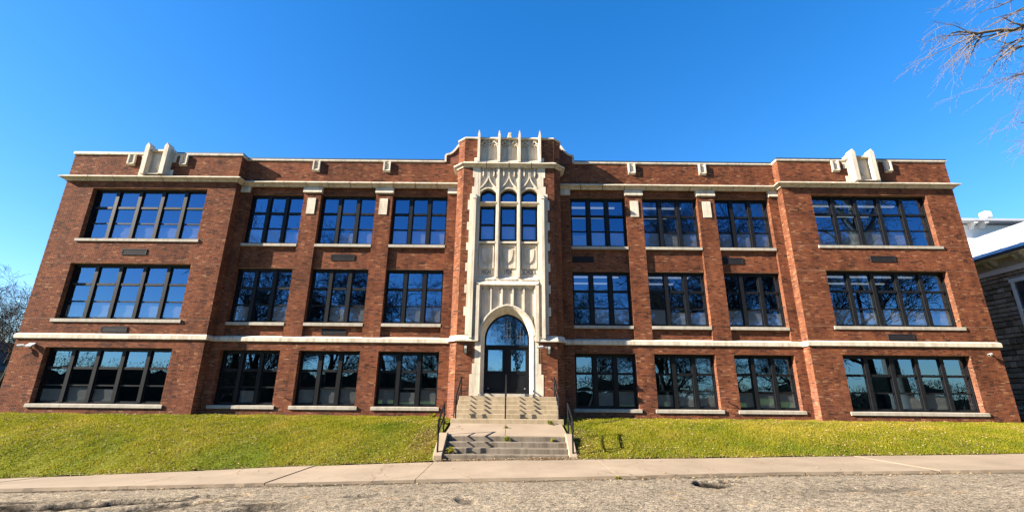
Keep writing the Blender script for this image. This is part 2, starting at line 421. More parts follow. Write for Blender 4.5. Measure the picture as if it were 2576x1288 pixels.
def road_wear(x, y):
    h, c = road_depth(x, y)
    edge = np.clip((y - (YF - 0.06 - 0.42 * fbm(x, y, 1.6, 9))) * 6, 0, 1) * (0.45 + 0.5 * fbm(x, y, 5, 19))
    tar = np.clip((fbm(x, y * 1.6, 0.9, 91) - 0.62) * 6, 0, 1) * 0.3
    left = np.clip((-3.2 - x) / 1.5, 0, 1) * np.clip((-9.2 - y) / 0.4, 0, 1)
    tar = np.maximum(tar, left * np.clip((fbm(x * 0.7, y * 2.2, 1.1, 123) - 0.50) * 12, 0, 1) * 0.9)
    tar = np.maximum(tar, np.clip((-6.5 - x) / 2, 0, 1) * np.clip(1 - np.abs(y + 10.2 + 0.25 * (x + 8)) / 0.35, 0, 1) * np.clip((fbm(x, y, 2.0, 131) - 0.3) * 6, 0, 1) * 0.95)
    return np.clip(np.maximum.reduce([np.clip(h * 11, 0, 0.95), c * 0.85, edge, tar]), 0, 1)
rx = np.unique(np.concatenate([np.linspace(-60, -11, 30), np.linspace(-11, 11.5, 640), np.linspace(11.5, 60, 30)]))
ry = np.unique(np.concatenate([np.linspace(YR, -13, 20), np.linspace(-13, YF - 0.004, 130)]))
road = link('road', grid_mesh('road', rx, ry, road_z, 'asphalt', road_wear)); tag(road, kind='structure')

# sidewalk of separate slabs with tooled joints
walk = bpy.data.objects.new('sidewalk', None); C.objects.link(walk); tag(walk, kind='structure')
edges = [-48 + 3.2 * i for i in range(12)] + [-11.4, -8.35, -5.3, -1.95, 2.6, 6.9, 9.9, 13.0] + [13 + 3.2 * i for i in range(1, 11)]
edges = sorted(edges)
for a, b_ in zip(edges[:-1], edges[1:]):
    g = 0.014; xs = [a + g, b_ - g]; dz = random.uniform(-0.008, 0.008); sk = random.uniform(-0.12, 0.12)
    mb = MB()
    jag = []
    p = []
    n = 14
    for k in range(n + 1):
        x = xs[0] + (xs[1] - xs[0]) * k / n
        p.append((x, YB + random.uniform(-0.025, 0.01) + 0.05 * math.sin(x * 0.9), float(z_back(x)) + dz))
    q = []
    for k in range(n + 1):
        x = xs[0] + (xs[1] - xs[0]) * k / n
        q.append((x, YF + random.uniform(-0.012, 0.012) - 0.05 * math.sin(x * 0.7), float(z_front(x)) + dz))
    m_ = len(p)
    vs_ = p + q + [(x, y, z - 0.14) for x, y, z in p] + [(x, y, z - 0.14) for x, y, z in q]
    fs = []
    for k in range(m_ - 1):
        fs += [(k, m_ + k, m_ + k + 1, k + 1), (2 * m_ + k, k, k + 1, 2 * m_ + k + 1), (m_ + k, 3 * m_ + k, 3 * m_ + k + 1, m_ + k + 1)]
    fs += [(0, 2 * m_, 3 * m_, m_), (m_ - 1, 2 * m_ - 1, 4 * m_ - 1, 3 * m_ - 1)]
    mb.add(vs_, fs); mb.build('sidewalk_slab', 'sidewalk_concrete', walk)

# ================================================================== THE SCHOOL
XO, XI, XT, XC = 20.55, 12.63, 2.36, 2.05     # wing outer, wing inner, tower side, tower front corner
YW, YP, YS, YT, YTC = 0.0, 0.45, 0.57, -0.5, -0.2   # wing, pier/parapet, spandrel, tower front, tower chamfer back
ZG = -1.0
school = empty('school_building', (0, 0, -0.8), 'three-storey red brick school with cream stone entrance tower and black windows', 'building')
school.location = (0, 0, 0)
COURSE = 0.0595

bricks = []           # (ox,oy,ux,uy,nx,ny,s0,s1,z0,z1,proud,tone)
def brick_face(O, u, n, W, z0, z1, holes=(), sink=None, seed=0):
    r = random.Random(seed * 977 + int(O[0] * 100) + int(O[1] * 37) + int(z0 * 10))
    dst = bricks if sink is None else sink
    k0 = math.floor(z0 / COURSE)
    z = k0 * COURSE; k = k0
    while z < z1 - 0.012:
        zl, zh = max(z, z0) , min(z + COURSE, z1)
        cuts = sorted({zl, zh} | {e for h in holes for e in (h[2], h[3]) if zl + 0.012 < e < zh - 0.012})
        for ca, cb in zip(cuts[:-1], cuts[1:]):
            if cb - ca < 0.02: continue
            mid = (ca + cb) / 2
            iv = [(0.0, W)]
            for h in holes:
                if h[2] <= mid <= h[3]:
                    iv = [p for a, b in iv for p in ((a, min(b, h[0])), (max(a, h[1]), b)) if p[1] - p[0] > 0.012]
            flem = (k % 6 == 0)
            base_off = (k % 2) * 0.0945 + r.uniform(-0.012, 0.012)
            for a, b in iv:
                s = math.floor((a - base_off) / 0.378) * 0.378 + base_off
                j = 0
                while s < b:
                    L = 0.189
                    if flem: L = 0.189 if j % 2 == 0 else 0.094
                    elif r.random() < 0.10: L = 0.094
                    e = s + L; sa, sb = max(s, a), min(e, b)
                    if sb - sa > 0.028:
                        t = r.gauss(0.50, 0.10)
                        if r.random() < 0.11: t = r.uniform(0.08, 0.3)
                        if r.random() < 0.05: t = r.uniform(0.85, 1.0)
                        dst.append((O[0], O[1], u[0], u[1], n[0], n[1], sa + (0 if sa == a else 0.005), sb - (0 if sb == b else 0.005), ca + 0.005, cb - 0.005,
                                    r.uniform(-0.0015, 0.002), min(1, max(0, t))))
                    s = e; j += 1
        z += COURSE; k += 1
def bricks_mesh(name, lst):
    A = np.array(lst, np.float64); n = len(A)
    O, u, nn = A[:, 0:2], A[:, 2:4], A[:, 4:6]
    s0, s1, z0, z1, pr, t = A[:, 6], A[:, 7], A[:, 8], A[:, 9], A[:, 10], A[:, 11]
    V = np.zeros((n, 8, 3))
    for k, (s, z, d) in enumerate(((s0, z0, pr), (s1, z0, pr), (s1, z1, pr), (s0, z1, pr), (s0, z0, -0.013 + 0 * pr), (s1, z0, -0.013 + 0 * pr), (s1, z1, -0.013 + 0 * pr), (s0, z1, -0.013 + 0 * pr))):
        V[:, k, :2] = O + u * s[:, None] + nn * d[:, None]; V[:, k, 2] = z
    f = np.array([(0, 1, 2, 3), (0, 4, 5, 1), (1, 5, 6, 2), (2, 6, 7, 3), (3, 7, 4, 0)])
    Fq = (np.arange(n)[:, None, None] * 8 + f[None]).reshape(-1, 4)
    return mesh_np(name, V.reshape(-1, 3), Fq, 'brick', np.repeat(t, 5))
backing = MB()
def backing_face(O, u, n, W, z0, z1, holes=(), depth=0.32, off=0.005):
    hs = [(a - off, b + off, c - off, d + off) for a, b, c, d in holes]
    S = sorted({0.0, W} | {e for h in hs for e in h[:2] if 0 < e < W}); Z = sorted({z0, z1} | {e for h in hs for e in h[2:] if z0 < e < z1})
    def P(s, z, d): return (O[0] + u[0] * s + n[0] * d, O[1] + u[1] * s + n[1] * d, z)
    for a, b in zip(S[:-1], S[1:]):
        for c, d in zip(Z[:-1], Z[1:]):
            m1, m2 = (a + b) / 2, (c + d) / 2
            if any(h[0] < m1 < h[1] and h[2] < m2 < h[3] for h in hs): continue
            backing.add([P(a, c, -off), P(b, c, -off), P(b, d, -off), P(a, d, -off)], [(0, 1, 2, 3)])
    for a, b, c, d in hs:
        for q in (((a, c), (a, d)), ((b, d), (b, c)), ((a, d), (b, d)), ((b, c), (a, c))):
            (s1_, z1_), (s2_, z2_) = q
            backing.add([P(s1_, z1_, -off), P(s2_, z2_, -off), P(s2_, z2_, -depth), P(s1_, z1_, -depth)], [(0, 1, 2, 3)])
def wall_face(O, u, n, W, z0, z1, holes=(), depth=0.32, bhol=()):
    backing_face(O, u, n, W, z0, z1, holes, depth)
    brick_face(O, u, n, W, z0, z1, list(holes) + list(bhol))

W3, W2, W1 = (6.62, 9.07), (3.02, 5.46), (-0.41, 1.82)
BELT, CORN = (2.165, 2.395), (9.42, 9.72)
BAYS = [(2.88, 5.47), (6.25, 8.84), (9.65, 12.20)]
for sgn in (-1, 1):
    xa = -XO if sgn < 0 else XI
    wa, wb = (-19.22, -13.93) if sgn < 0 else (13.93, 19.22)
    holes = [(wa - xa, wb - xa, a, b) for a, b in (W3, W2, W1)]
    wall_face((xa, YW), (1, 0), (0, -1), XO - XI, ZG, 10.77, holes, 0.34, [(0, 99, *BELT), (0, 99, 9.45, 9.70)])
    for a, b in (W3, W2, W1):       # brick jambs
        brick_face((wa, YW + 0.012), (0, 1), (1, 0), 0.26, a, b)
        brick_face((wb, YW + 0.012), (0, 1), (-1, 0), 0.26, a, b)
    # inner return of the wing
    if sgn < 0: wall_face((-XI, YW), (0, 1), (1, 0), YP - YW, ZG, 10.77)
    else: wall_face((XI, YW), (0, 1), (-1, 0), YP - YW, ZG, 10.77)
    # recess: parapet, ground-floor wall
    x0 = -XI if sgn < 0 else XT
    wall_face((x0, YP), (1, 0), (0, -1), XI - XT, 9.45, 10.77, (), 0.2, [(0, 99, 9.45, 9.70)])
    bays = [(-b, -a) for a, b in reversed(BAYS)] if sgn < 0 else BAYS
    wall_face((x0, YP), (1, 0), (0, -1), XI - XT, ZG, 2.30, [(a - x0, b - x0, *W1) for a, b in bays], 0.36, [(0, 99, 2.17, 2.4)])
    for a, b in bays:
        brick_face((a, YP + 0.012), (0, 1), (1, 0), 0.26, *W1)
        brick_face((b, YP + 0.012), (0, 1), (-1, 0), 0.26, *W1)
    # piers between belt and cornice with their flanks, spandrels set back
    xs = [x0] + [e for p in bays for e in p] + [x0 + XI - XT]
    for a, b in zip(xs[0::2], xs[1::2]):
        wall_face((a, YP), (1, 0), (0, -1), b - a, 2.30, 9.45)
    for a, b in bays:
        wall_face((a, YP), (0, 1), (1, 0), 0.40, 2.30, 9.45)
        wall_face((b, YP), (0, 1), (-1, 0), 0.40, 2.30, 9.45)
        for z0, z1 in ((2.30, 2.90), (5.46, 6.50), (9.07, 9.45)):
            wall_face((a, YS), (1, 0), (0, -1), b - a, z0, z1)
            backing.add([(a, YS, z1 if z1 < 9 else z0), (b, YS, z1 if z1 < 9 else z0), (b, 0.9, z1 if z1 < 9 else z0), (a, 0.9, z1 if z1 < 9 else z0)], [(0, 1, 2, 3)])
            if 5 < z0 < 6: backing.add([(a, YS, z0), (b, YS, z0), (b, 0.9, z0), (a, 0.9, z0)], [(0, 1, 2, 3)])
    # tower chamfers and flanks
    cw = math.hypot(XT - XC, YTC - YT); q = 1 / math.sqrt(2)
    if sgn < 0: wall_face((-XT, YTC), (q, -q), (-q, -q), cw, ZG, 11.5, (), 0.1, [(0, 9, 10.08, 10.3)])
    else: wall_face((XC, YT), (q, q), (q, -q), cw, ZG, 11.5, (), 0.1, [(0, 9, 10.08, 10.3)])
    if sgn < 0: wall_face((-XT, YTC), (0, 1), (-1, 0), YP - YTC, ZG, 11.5)
    else: wall_face((XT, YTC), (0, 1), (1, 0), YP - YTC, ZG, 11.5)
    # tower front above the belt
    xa2 = -XC if sgn < 0 else 1.42
    wall_face((xa2, YT), (1, 0), (0, -1), XC - 1.42, 2.3, 11.5, (), 0.1, [(0, 9, 10.08, 10.3)])
# tower front below the belt: these bricks are the largest in the picture and stand singly
single = []
for xa2, xb2 in ((-XC, -1.16), (1.16, XC)):
    backing_face((xa2, YT), (1, 0), (0, -1), xb2 - xa2, ZG, 2.3)
    brick_face((xa2, YT), (1, 0), (0, -1), xb2 - xa2, -0.6, 2.2, [((0.60 if xa2 < 0 else 0), (9 if xa2 < 0 else 0.30), -2, 0.90), ((0.70 if xa2 < 0 else 0), (9 if xa2 < 0 else 0.2), 0.9, 2.2)], single)
# closing surfaces: scroll walls, flanks, back, roof
sides = MB()
for s in (-1, 1):
    sides.add([(s * XO, YW + 0.008, ZG), (s * XO, 17, ZG), (s * XO, 17, 10.77), (s * XO, YW + 0.008, 10.77)], [(0, 1, 2, 3)])
    sides.add([(s * XI, YP, 9.7), (s * XI, 1.2, 9.7), (s * XI, 1.2, 10.77), (s * XI, YP, 10.77)], [(0, 1, 2, 3)])
sides.add([(-XO, 17, ZG), (XO, 17, ZG), (XO, 17, 10.77), (-XO, 17, 10.77)], [(0, 1, 2, 3)])
sides.build('side_wall', 'side_brick', school)
roof = MB()
for x0, x1, y in ((-XO, -XI, 0.3), (XI, XO, 0.3), (-XI, XI, 0.75)): roof.add([(x0, y, 10.3), (x1, y, 10.3), (x1, 17, 10.3), (x0, 17, 10.3)], [(0, 1, 2, 3)])
roof.add([(-XT, YTC + .1, 11.3), (XT, YTC + .1, 11.3), (XT, 2.5, 11.3), (-XT, 2.5, 11.3)], [(0, 1, 2, 3)])
roof.add([(-XT, 2.5, 10.0), (XT, 2.5, 10.0), (XT, 2.5, 11.5), (-XT, 2.5, 11.5)], [(0, 1, 2, 3)])
for s in (-1, 1):
    roof.add([(s * XT, 0.4, 10.0), (s * XT, 2.5, 10.0), (s * XT, 2.5, 11.5), (s * XT, 0.4, 11.5)], [(0, 1, 2, 3)])
for x0, x1, y in ((-XO, -XI, 0.3), (XI, XO, 0.3), (-XI, XI, 0.75)):     # backs of the parapets
    roof.add([(x0, y, 10.2), (x1, y, 10.2), (x1, y, 10.80), (x0, y, 10.80)], [(0, 1, 2, 3)])
roof.build('roof', 'roofing', school)
wall = backing.build('wall', 'mortar', school)
bf = link('brick_field', bricks_mesh('brick_field', bricks), wall); tag(bf, kind='stuff')
cache = {}
def put_brick(bk):
    ox, oy, ux, uy, nx, ny, s0, s1, z0, z1, pr, t = bk
    w, h, tq = round(s1 - s0, 2), round(z1 - z0, 3), round(t * 9) / 9
    if (w, h, tq) not in cache:
        cache[(w, h, tq)] = mesh_np('brick', [(-w / 2, 0, -h / 2), (w / 2, 0, -h / 2), (w / 2, 0, h / 2), (-w / 2, 0, h / 2), (-w / 2, .016, -h / 2), (w / 2, .016, -h / 2), (w / 2, .016, h / 2), (-w / 2, .016, h / 2)],
                              [(0, 1, 2, 3), (0, 4, 5, 1), (1, 5, 6, 2), (2, 6, 7, 3), (3, 7, 4, 0)], 'brick', [tq] * 5)
    link('brick', cache[(w, h, tq)], wall, (ox + ux * (s0 + s1) / 2, oy - pr, (z0 + z1) / 2))
single.sort(key=lambda b: b[8])
for bk in single[:300]: put_brick(bk)
if len(single) > 300:
    o = link('brick_field', bricks_mesh('brick_field', single[300:]), wall); tag(o, kind='stuff')

# ---------------------------------------------------------------- stone courses swept along the front
def sweep(path, profile, name, mat, length=1.1, gap=0.012, parent=school, prof2=None, phase=0.0):
    """path: XY polyline (outside on its right); profile: (outward, z); cut into separate stones"""
    P = [Vector((x, y)) for x, y in path]; n = len(P)
    dirs = [(P[i + 1] - P[i]).normalized() for i in range(n - 1)]
    nor = [Vector((d.y, -d.x)) for d in dirs]
    def mit(i):
        if i == 0: return nor[0]
        if i == n - 1: return nor[-1]
        b = nor[i - 1] + nor[i]; return b / b.dot(nor[i])
    for i in range(n - 1):
        L = (P[i + 1] - P[i]).length; k = max(1, round(L / length))
        for j in range(k):
            a, b = j / k, (j + 1) / k
            mb = MB(); m_ = len(profile)
            rings = []
            for t, endi, sgn in ((a, i if j == 0 else None, 1), (b, i + 1 if j == k - 1 else None, -1)):
                p = P[i].lerp(P[i + 1], t); off = mit(endi) if endi is not None else nor[i]
                if endi is None or True: p = p + dirs[i] * (gap / 2 * sgn)
                rings.append([(p.x + off.x * o, p.y + off.y * o, z) for o, z in profile])
            mb.add(rings[0] + rings[1], [tuple(range(m_)), tuple(range(2 * m_ - 1, m_ - 1, -1))] + [(q_, (q_ + 1) % m_, (q_ + 1) % m_ + m_, q_ + m_) for q_ in range(m_)])
            mb.build(name, mat, parent)
cornice = [(-0.06, 9.73), (0.03, 9.71), (0.25, 9.585), (0.25, 9.545), (0.20, 9.53), (0.075, 9.47), (0.06, 9.42), (-0.06, 9.42)]
sweep([(-XO, 4), (-XO, 0), (-XI, 0), (-XI, YP), (-XT, YP)], cornice, 'cornice_stone', 'limestone', 1.07, 0.035)
sweep([(XT, YP), (XI, YP), (XI, 0), (XO, 0), (XO, 4)], cornice, 'cornice_stone', 'limestone', 1.07, 0.035)
tcorn = [(o, z + 0.60) for o, z in cornice]
tcorn = [(min(o, 0.21), z) for o, z in tcorn]
sweep([(-XT, YP), (-XT, YTC), (-XC, YT), (XC, YT), (XT, YTC), (XT, YP)], tcorn, 'cornice_stone', 'limestone', 1.03, 0.03)
belt = [(-0.13, 2.44), (0.0, 2.40), (0.075, 2.345), (0.075, 2.19), (0.06, 2.17), (-0.05, 2.17)]
sweep([(-XO, 4), (-XO, 0), (-XI, 0), (-XI, YP), (-XT, YP)], belt, 'belt_stone', 'limestone', 1.45, 0.006)
sweep([(XT, YP), (XI, YP), (XI, 0), (XO, 0), (XO, 4)], belt, 'belt_stone', 'limestone', 1.45, 0.006)
tbelt = [(-0.05, 2.43), (0.0, 2.42), (0.115, 2.22), (0.115, 2.17), (-0.05, 2.17)]
sweep([(-XT, YP), (-XT, YTC), (-XC, YT), (-1.17, YT)], tbelt, 'belt_stone', 'limestone', 1.2, 0.006)
sweep([(1.17, YT), (XC, YT), (XT, YTC), (XT, YP)], tbelt, 'belt_stone', 'limestone', 1.2, 0.006)
coping = [(-0.30, 10.86), (0.055, 10.86), (0.06, 10.80), (0.03, 10.765), (-0.30, 10.765)]
flash = [(-0.34, 10.94), (0.048, 10.93), (0.048, 10.864), (-0.34, 10.864)]
for prof, nm, mt, L, g in ((coping, 'coping_stone', 'limestone', 1.5, 0.008), (flash, 'coping_flashing', 'flashing', 30, 0.0)):
    sweep([(-XO, 4), (-XO, 0), (-17.32, 0)], prof, nm, mt, L, g); sweep([(-15.72, 0), (-XI, 0), (-XI, YP), (-3.10, YP)], prof, nm, mt, L, g)
    sweep([(3.10, YP), (XI, YP), (XI, 0), (15.72, 0)], prof, nm, mt, L, g); sweep([(17.32, 0), (XO, 0), (XO, 4)], prof, nm, mt, L, g)
tcop = [(-0.25, 11.60), (0.02, 11.60), (0.06, 11.56), (0.06, 11.52), (0.03, 11.49), (-0.25, 11.49)]
sweep([(-XT, 1.6), (-XT, YTC), (-XC, YT), (-1.46, YT)], tcop, 'coping_stone', 'limestone', 1.2, 0.006)
sweep([(1.46, YT), (XC, YT), (XT, YTC), (XT, 1.6)], tcop, 'coping_stone', 'limestone', 1.2, 0.006)
# scrolls where the parapet sweeps up to the tower
for s in (-1, 1):
    arc = [(3.08, 10.80), (3.08, 11.12), (3.05, 11.19), (2.96, 11.22), (2.86, 11.25), (2.76, 11.32), (2.66, 11.43), (2.57, 11.56), (2.48, 11.70), (2.40, 11.78), (2.34, 11.80)]
    pts = [(s * x, z) for x, z in arc]
    MB().ribbon(pts, 0.09, YP - 0.055, YP + 0.30).build('scroll_coping', 'limestone', school)
    poly = [(s * x, z) for x, z in arc] + [(s * 2.36, 10.75), (s * 3.08, 10.75)]
    MB().prism_y(poly, YP + 0.002, YP + 0.25).build('scroll_wall', 'side_brick', school)

# brackets hanging from the copings (small framed blocks)
def coping_bracket(x, y):
    mb = MB(); w = 0.15
    mb.box(x - w, x + w, y - 0.03, y + 0.02, 10.26, 10.80)
    o = mb.build('parapet_bracket', 'limestone', school)
    fr = MB()
    fr.box(x - w - 0.02, x - w + 0.045, y - 0.115, y - 0.02, 10.29, 10.78); fr.box(x + w - 0.045, x + w + 0.02, y - 0.115, y - 0.02, 10.29, 10.78)
    fr.prism_x([(y - 0.115, 10.28), (y + 0.0, 10.22), (y + 0.0, 10.30), (y - 0.08, 10.34)], x - w - 0.02, x + w + 0.02)
    fr.build('bracket_frame', 'limestone', o)
for s in (-1, 1):
    for x in (5.86, 9.24): coping_bracket(s * x, YP)
    for x in (15.30, 17.76): coping_bracket(s * x, YW)
# wing crests: two pointed posts with a niche between
for s in (-1, 1):
    cx = s * 16.52
    back_ = MB().box(cx - 0.64, cx + 0.64, -0.035, 0.28, 9.73, 10.92)
    o = back_.build('parapet_crest', 'limestone', school)
    for k in (-1, 1):
        px = cx + k * 0.44
        p = MB(); p.prism_y([(px - 0.10, 9.70), (px + 0.10, 9.70), (px + 0.10, 11.14), (px, 11.30), (px - 0.10, 11.14)], -0.30, 0.10)
        p.build('crest_post', 'limestone', o)
        q = MB(); q.box(cx + k * 0.62, cx + k * 0.82, -0.022, 0.05, 10.42, 10.70); q.build('crest_quoin', 'limestone', o)
        q = MB(); q.box(cx + k * 0.62, cx + k * 0.80, -0.022, 0.05, 9.73, 10.02); q.build('crest_quoin', 'limestone', o)
        arc = [(cx + k * (0.85 - 0.30 * math.sin(t)), 11.10 - 0.26 * math.cos(t)) for t in np.linspace(0, math.pi / 2, 8)]
        arc = [(cx + k * 0.85, 10.83)] + arc[1:]
        MB().ribbon(arc, 0.07, -0.06, 0.26).build('crest_coping', 'limestone', o)
        MB().prism_y([(x, z) for x, z in arc] + [(cx + k * 0.55, 10.70), (cx + k * 0.85, 10.70)], -0.02, 0.2).build('crest_shoulder', 'limestone', o)
    MB().box(cx - 0.36, cx + 0.36, -0.20, 0.26, 10.90, 10.99).build('crest_lintel', 'limestone', o)
    MB().prism_x([(-0.26, 9.70), (-0.03, 9.86), (-0.03, 9.70)], cx - 0.36, cx + 0.36).build('crest_sill', 'limestone', o)
    # shield in the niche
    sh = [(cx - 0.17, 10.78), (cx - 0.17, 10.35), (cx - 0.10, 10.14), (cx, 10.05), (cx + 0.10, 10.14), (cx + 0.17, 10.35), (cx + 0.17, 10.78)]
    MB().prism_y(sh, -0.085, -0.03).build('shield', 'limestone', o)
# pier caps and tablets
for s in (-1, 1):
    for a, b in ((2.36, 2.88), (5.47, 6.25), (8.84, 9.65), (12.20, 12.63)):
        xa, xb_ = sorted((s * a, s * b)); e = 0.035 if 3 < a < 12 else 0.0
        MB().prism_x([(YP - 0.012, 9.43), (YP - 0.06, 9.40), (YP - 0.085, 9.14), (YP - 0.06, 9.11), (YP + 0.1, 9.11), (YP + 0.1, 9.43)], xa - e, xb_ + e).build('pier_cap', 'limestone', school)
    for a, b in ((5.675, 6.055), (9.055, 9.435)):
        xa, xb_ = sorted((s * a, s * b))
        box('pier_tablet', 'limestone', school, xa, xb_, YP - 0.035, YP + 0.02, 8.06, 8.86)

# ---------------------------------------------------------------- windows
shade_rng = random.Random(4)
def make_window(x0, x1, z0, z1, yf, n, sill_y, sill_ext, shades, lit=False):
    """yf: front of the mullions; glass a little behind; n lights of three stacked panes"""
    yg = yf + 0.09
    fr = MB(); t = 0.055
    fr.box(x0, x1, yf + 0.02, yg + 0.07, z1 - 0.09, z1); fr.box(x0, x1, yf + 0.02, yg + 0.07, z0, z0 + 0.05)
    fr.box(x0, x0 + t, yf + 0.02, yg + 0.07, z0 + 0.05, z1 - 0.09); fr.box(x1 - t, x1, yf + 0.02, yg + 0.07, z0 + 0.05, z1 - 0.09)
    w = fr.build('window', 'window_metal', school)
    pitch_ = (x1 - x0) / n; mw = 0.155
    for k in range(1, n):
        xm = x0 + k * pitch_
        box('mullion', 'window_metal', w, xm - mw / 2, xm + mw / 2, yf, yg + 0.07, z0 + 0.051, z1 - 0.091)
    H = z1 - z0; zs = [z0 + 0.05, z0 + 0.325 * H, z0 + 0.635 * H, z1 - 0.09]
    for k in range(n):
        a = x0 + (t if k == 0 else k * pitch_ + mw / 2) if k == 0 else x0 + k * pitch_ + mw / 2
        b = x1 - t if k == n - 1 else x0 + (k + 1) * pitch_ - mw / 2
        a += 0.001; b -= 0.001
        sash = MB(); st = 0.042; ys0, ys1 = yg - 0.03, yg + 0.03
        for (xa, xb_, za, zb_) in ((a, a + st, zs[0], zs[3]), (b - st, b, zs[0], zs[3]), (a + st, b - st, zs[0], zs[0] + 0.06), (a + st, b - st, zs[3] - 0.05, zs[3]),
                                  (a + st, b - st, zs[1] - 0.03, zs[1] + 0.03)):
            sash.box(xa, xb_, ys0, ys1, za, zb_)
        sash.box(a + st, b - st, ys0 - 0.035, ys1, zs[2] - 0.05, zs[2] + 0.05)
        s_o = sash.build('sash', 'window_metal', w)
        for za, zb_ in ((zs[0] + 0.06, zs[1] - 0.03), (zs[1] + 0.03, zs[2] - 0.05), (zs[2] + 0.05, zs[3] - 0.05)):
            tilt = shade_rng.uniform(-0.006, 0.006); tx = shade_rng.uniform(-0.005, 0.005)
            MB().add([(a + st, yg - tx, za), (b - st, yg + tx, za), (b - st, yg + tx + tilt, zb_), (a + st, yg - tx + tilt, zb_)], [(0, 1, 2, 3)])
            me = mesh_np('pane', [(a + st, yg - tx, za), (b - st, yg + tx, za), (b - st, yg + tx + tilt, zb_), (a + st, yg - tx + tilt, zb_)], [(0, 1, 2, 3)], 'window_glass')
            link('pane', me, w)
        if shades[k % len(shades)] and shade_rng.random() < 0.88:
            # half-height fabric screen behind the lower sash, slightly rippled
            nx_, nz_ = 14, 8; ph = shade_rng.uniform(0, 6); V = []; top = zs[1] - 0.03 - shade_rng.choice([0.0, 0.0, 0.03, 0.06, 0.14])
            for j in range(nz_ + 1):
                for i in range(nx_ + 1):
                    u_, v_ = i / nx_, j / nz_
                    dy = 0.010 * math.sin(ph + 7 * v_ + 3 * u_) + 0.008 * math.sin(2 * ph + 13 * v_ - 4 * u_) * (1 - v_)
                    V.append((a + 0.01 + (b - a - 0.02) * u_, yg + 0.045 + dy, zs[0] + 0.02 + (top - zs[0]) * v_))
            Fq = [(j * (nx_ + 1) + i, j * (nx_ + 1) + i + 1, (j + 1) * (nx_ + 1) + i + 1, (j + 1) * (nx_ + 1) + i) for j in range(nz_) for i in range(nx_)]
            link('shade', mesh_np('shade', V, Fq, 'shade_fabric', smooth=True), w)
    # stone sill
    ns = 1 if n == 3 else 2
    L = (x1 - x0 + 2 * sill_ext) / ns
    for k in range(ns):
        xa = x0 - sill_ext + k * L
        MB().prism_x([(sill_y - 0.055, z0 - 0.14), (yf + 0.1, z0 - 0.14), (yf + 0.1, z0 + 0.002), (sill_y, z0 - 0.004), (sill_y - 0.055, z0 - 0.02)], xa + 0.003, xa + L - 0.003).build('sill', 'sill_stone', w)
    # the room behind
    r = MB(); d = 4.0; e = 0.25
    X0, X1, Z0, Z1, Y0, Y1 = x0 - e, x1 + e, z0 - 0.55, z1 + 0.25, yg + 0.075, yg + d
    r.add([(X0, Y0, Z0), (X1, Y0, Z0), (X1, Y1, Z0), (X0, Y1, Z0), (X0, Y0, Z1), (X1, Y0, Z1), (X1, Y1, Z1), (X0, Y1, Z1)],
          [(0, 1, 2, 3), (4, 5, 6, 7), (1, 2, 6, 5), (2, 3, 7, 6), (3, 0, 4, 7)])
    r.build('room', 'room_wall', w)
    if lit:
        for k in range(2):
            yy = yg + 1.3 + 1.3 * k
            box('ceiling_light', 'tube_light', w, x0 + 0.2, x1 - 0.15 - 0.3 * k, yy, yy + 0.12, z1 + 0.10, z1 + 0.16)
    return w
for s in (-1, 1):
    wa, wb = sorted((s * 13.93, s * 19.22))
    for z0, z1 in (W3, W2, W1):
        make_window(wa, wb, z0, z1, YW + 0.19, 5, YW, 0.12, [1], lit=(s > 0 and z0 > 2))
    for bi, (a, b) in enumerate(BAYS):
        xa, xb_ = sorted((s * a, s * b))
        for z0, z1 in (W3, W2):
            make_window(xa, xb_, z0, z1, YS + 0.10, 3, YP + 0.035, -0.004, [1] if (bi, s) != (1, -1) else [0, 1, 1], lit=(s > 0 and bi < 2))
        make_window(xa, xb_, W1[0], W1[1], YP + 0.22, 3, YP, 0.11, [1])
# louvred vents in the spandrels
def vent(x0, x1, y, z0, z1):
    mb = MB(); mb.box(x0, x1, y - 0.02, y + 0.0, z0, z0 + 0.035); mb.box(x0, x1, y - 0.02, y, z1 - 0.035, z1); mb.box(x0, x0 + 0.04, y - 0.02, y, z0 + .035, z1 - .035); mb.box(x1 - 0.04, x1, y - 0.02, y, z0 + .035, z1 - .035)
    mb.box(x0, x1, y + 0.0, y + 0.012, z0, z1)
    o = mb.build('vent', 'vent_metal', school)
    for k in range(5):
        z = z0 + 0.045 + k * (z1 - z0 - 0.08) / 5
        MB().prism_x([(y - 0.012, z), (y - 0.001, z + 0.03), (y - 0.001, z + 0.037), (y - 0.016, z + 0.007)], x0 + .041, x1 - .041).build('louvre', 'vent_metal', o)
for s in (-1, 1):
    vent(s * 16.55 - 0.55, s * 16.55 + 0.55, YW - 0.01, 5.86, 6.13)
    vent(s * 16.55 - 0.55, s * 16.55 + 0.55, YW - 0.01, 2.455, 2.70)
vent(-8.05, -6.98, YS - 0.01, 5.86, 6.14); vent(-8.05, -6.98, YS - 0.01, 2.50, 2.76)
vent(2.93, 3.88, YS - 0.01, 5.86, 6.15); vent(9.72, 10.66, YS - 0.01, 5.86, 6.15)

# ---------------------------------------------------------------- the stone entrance tower
LS = 'limestone'
yf = YT - 0.012
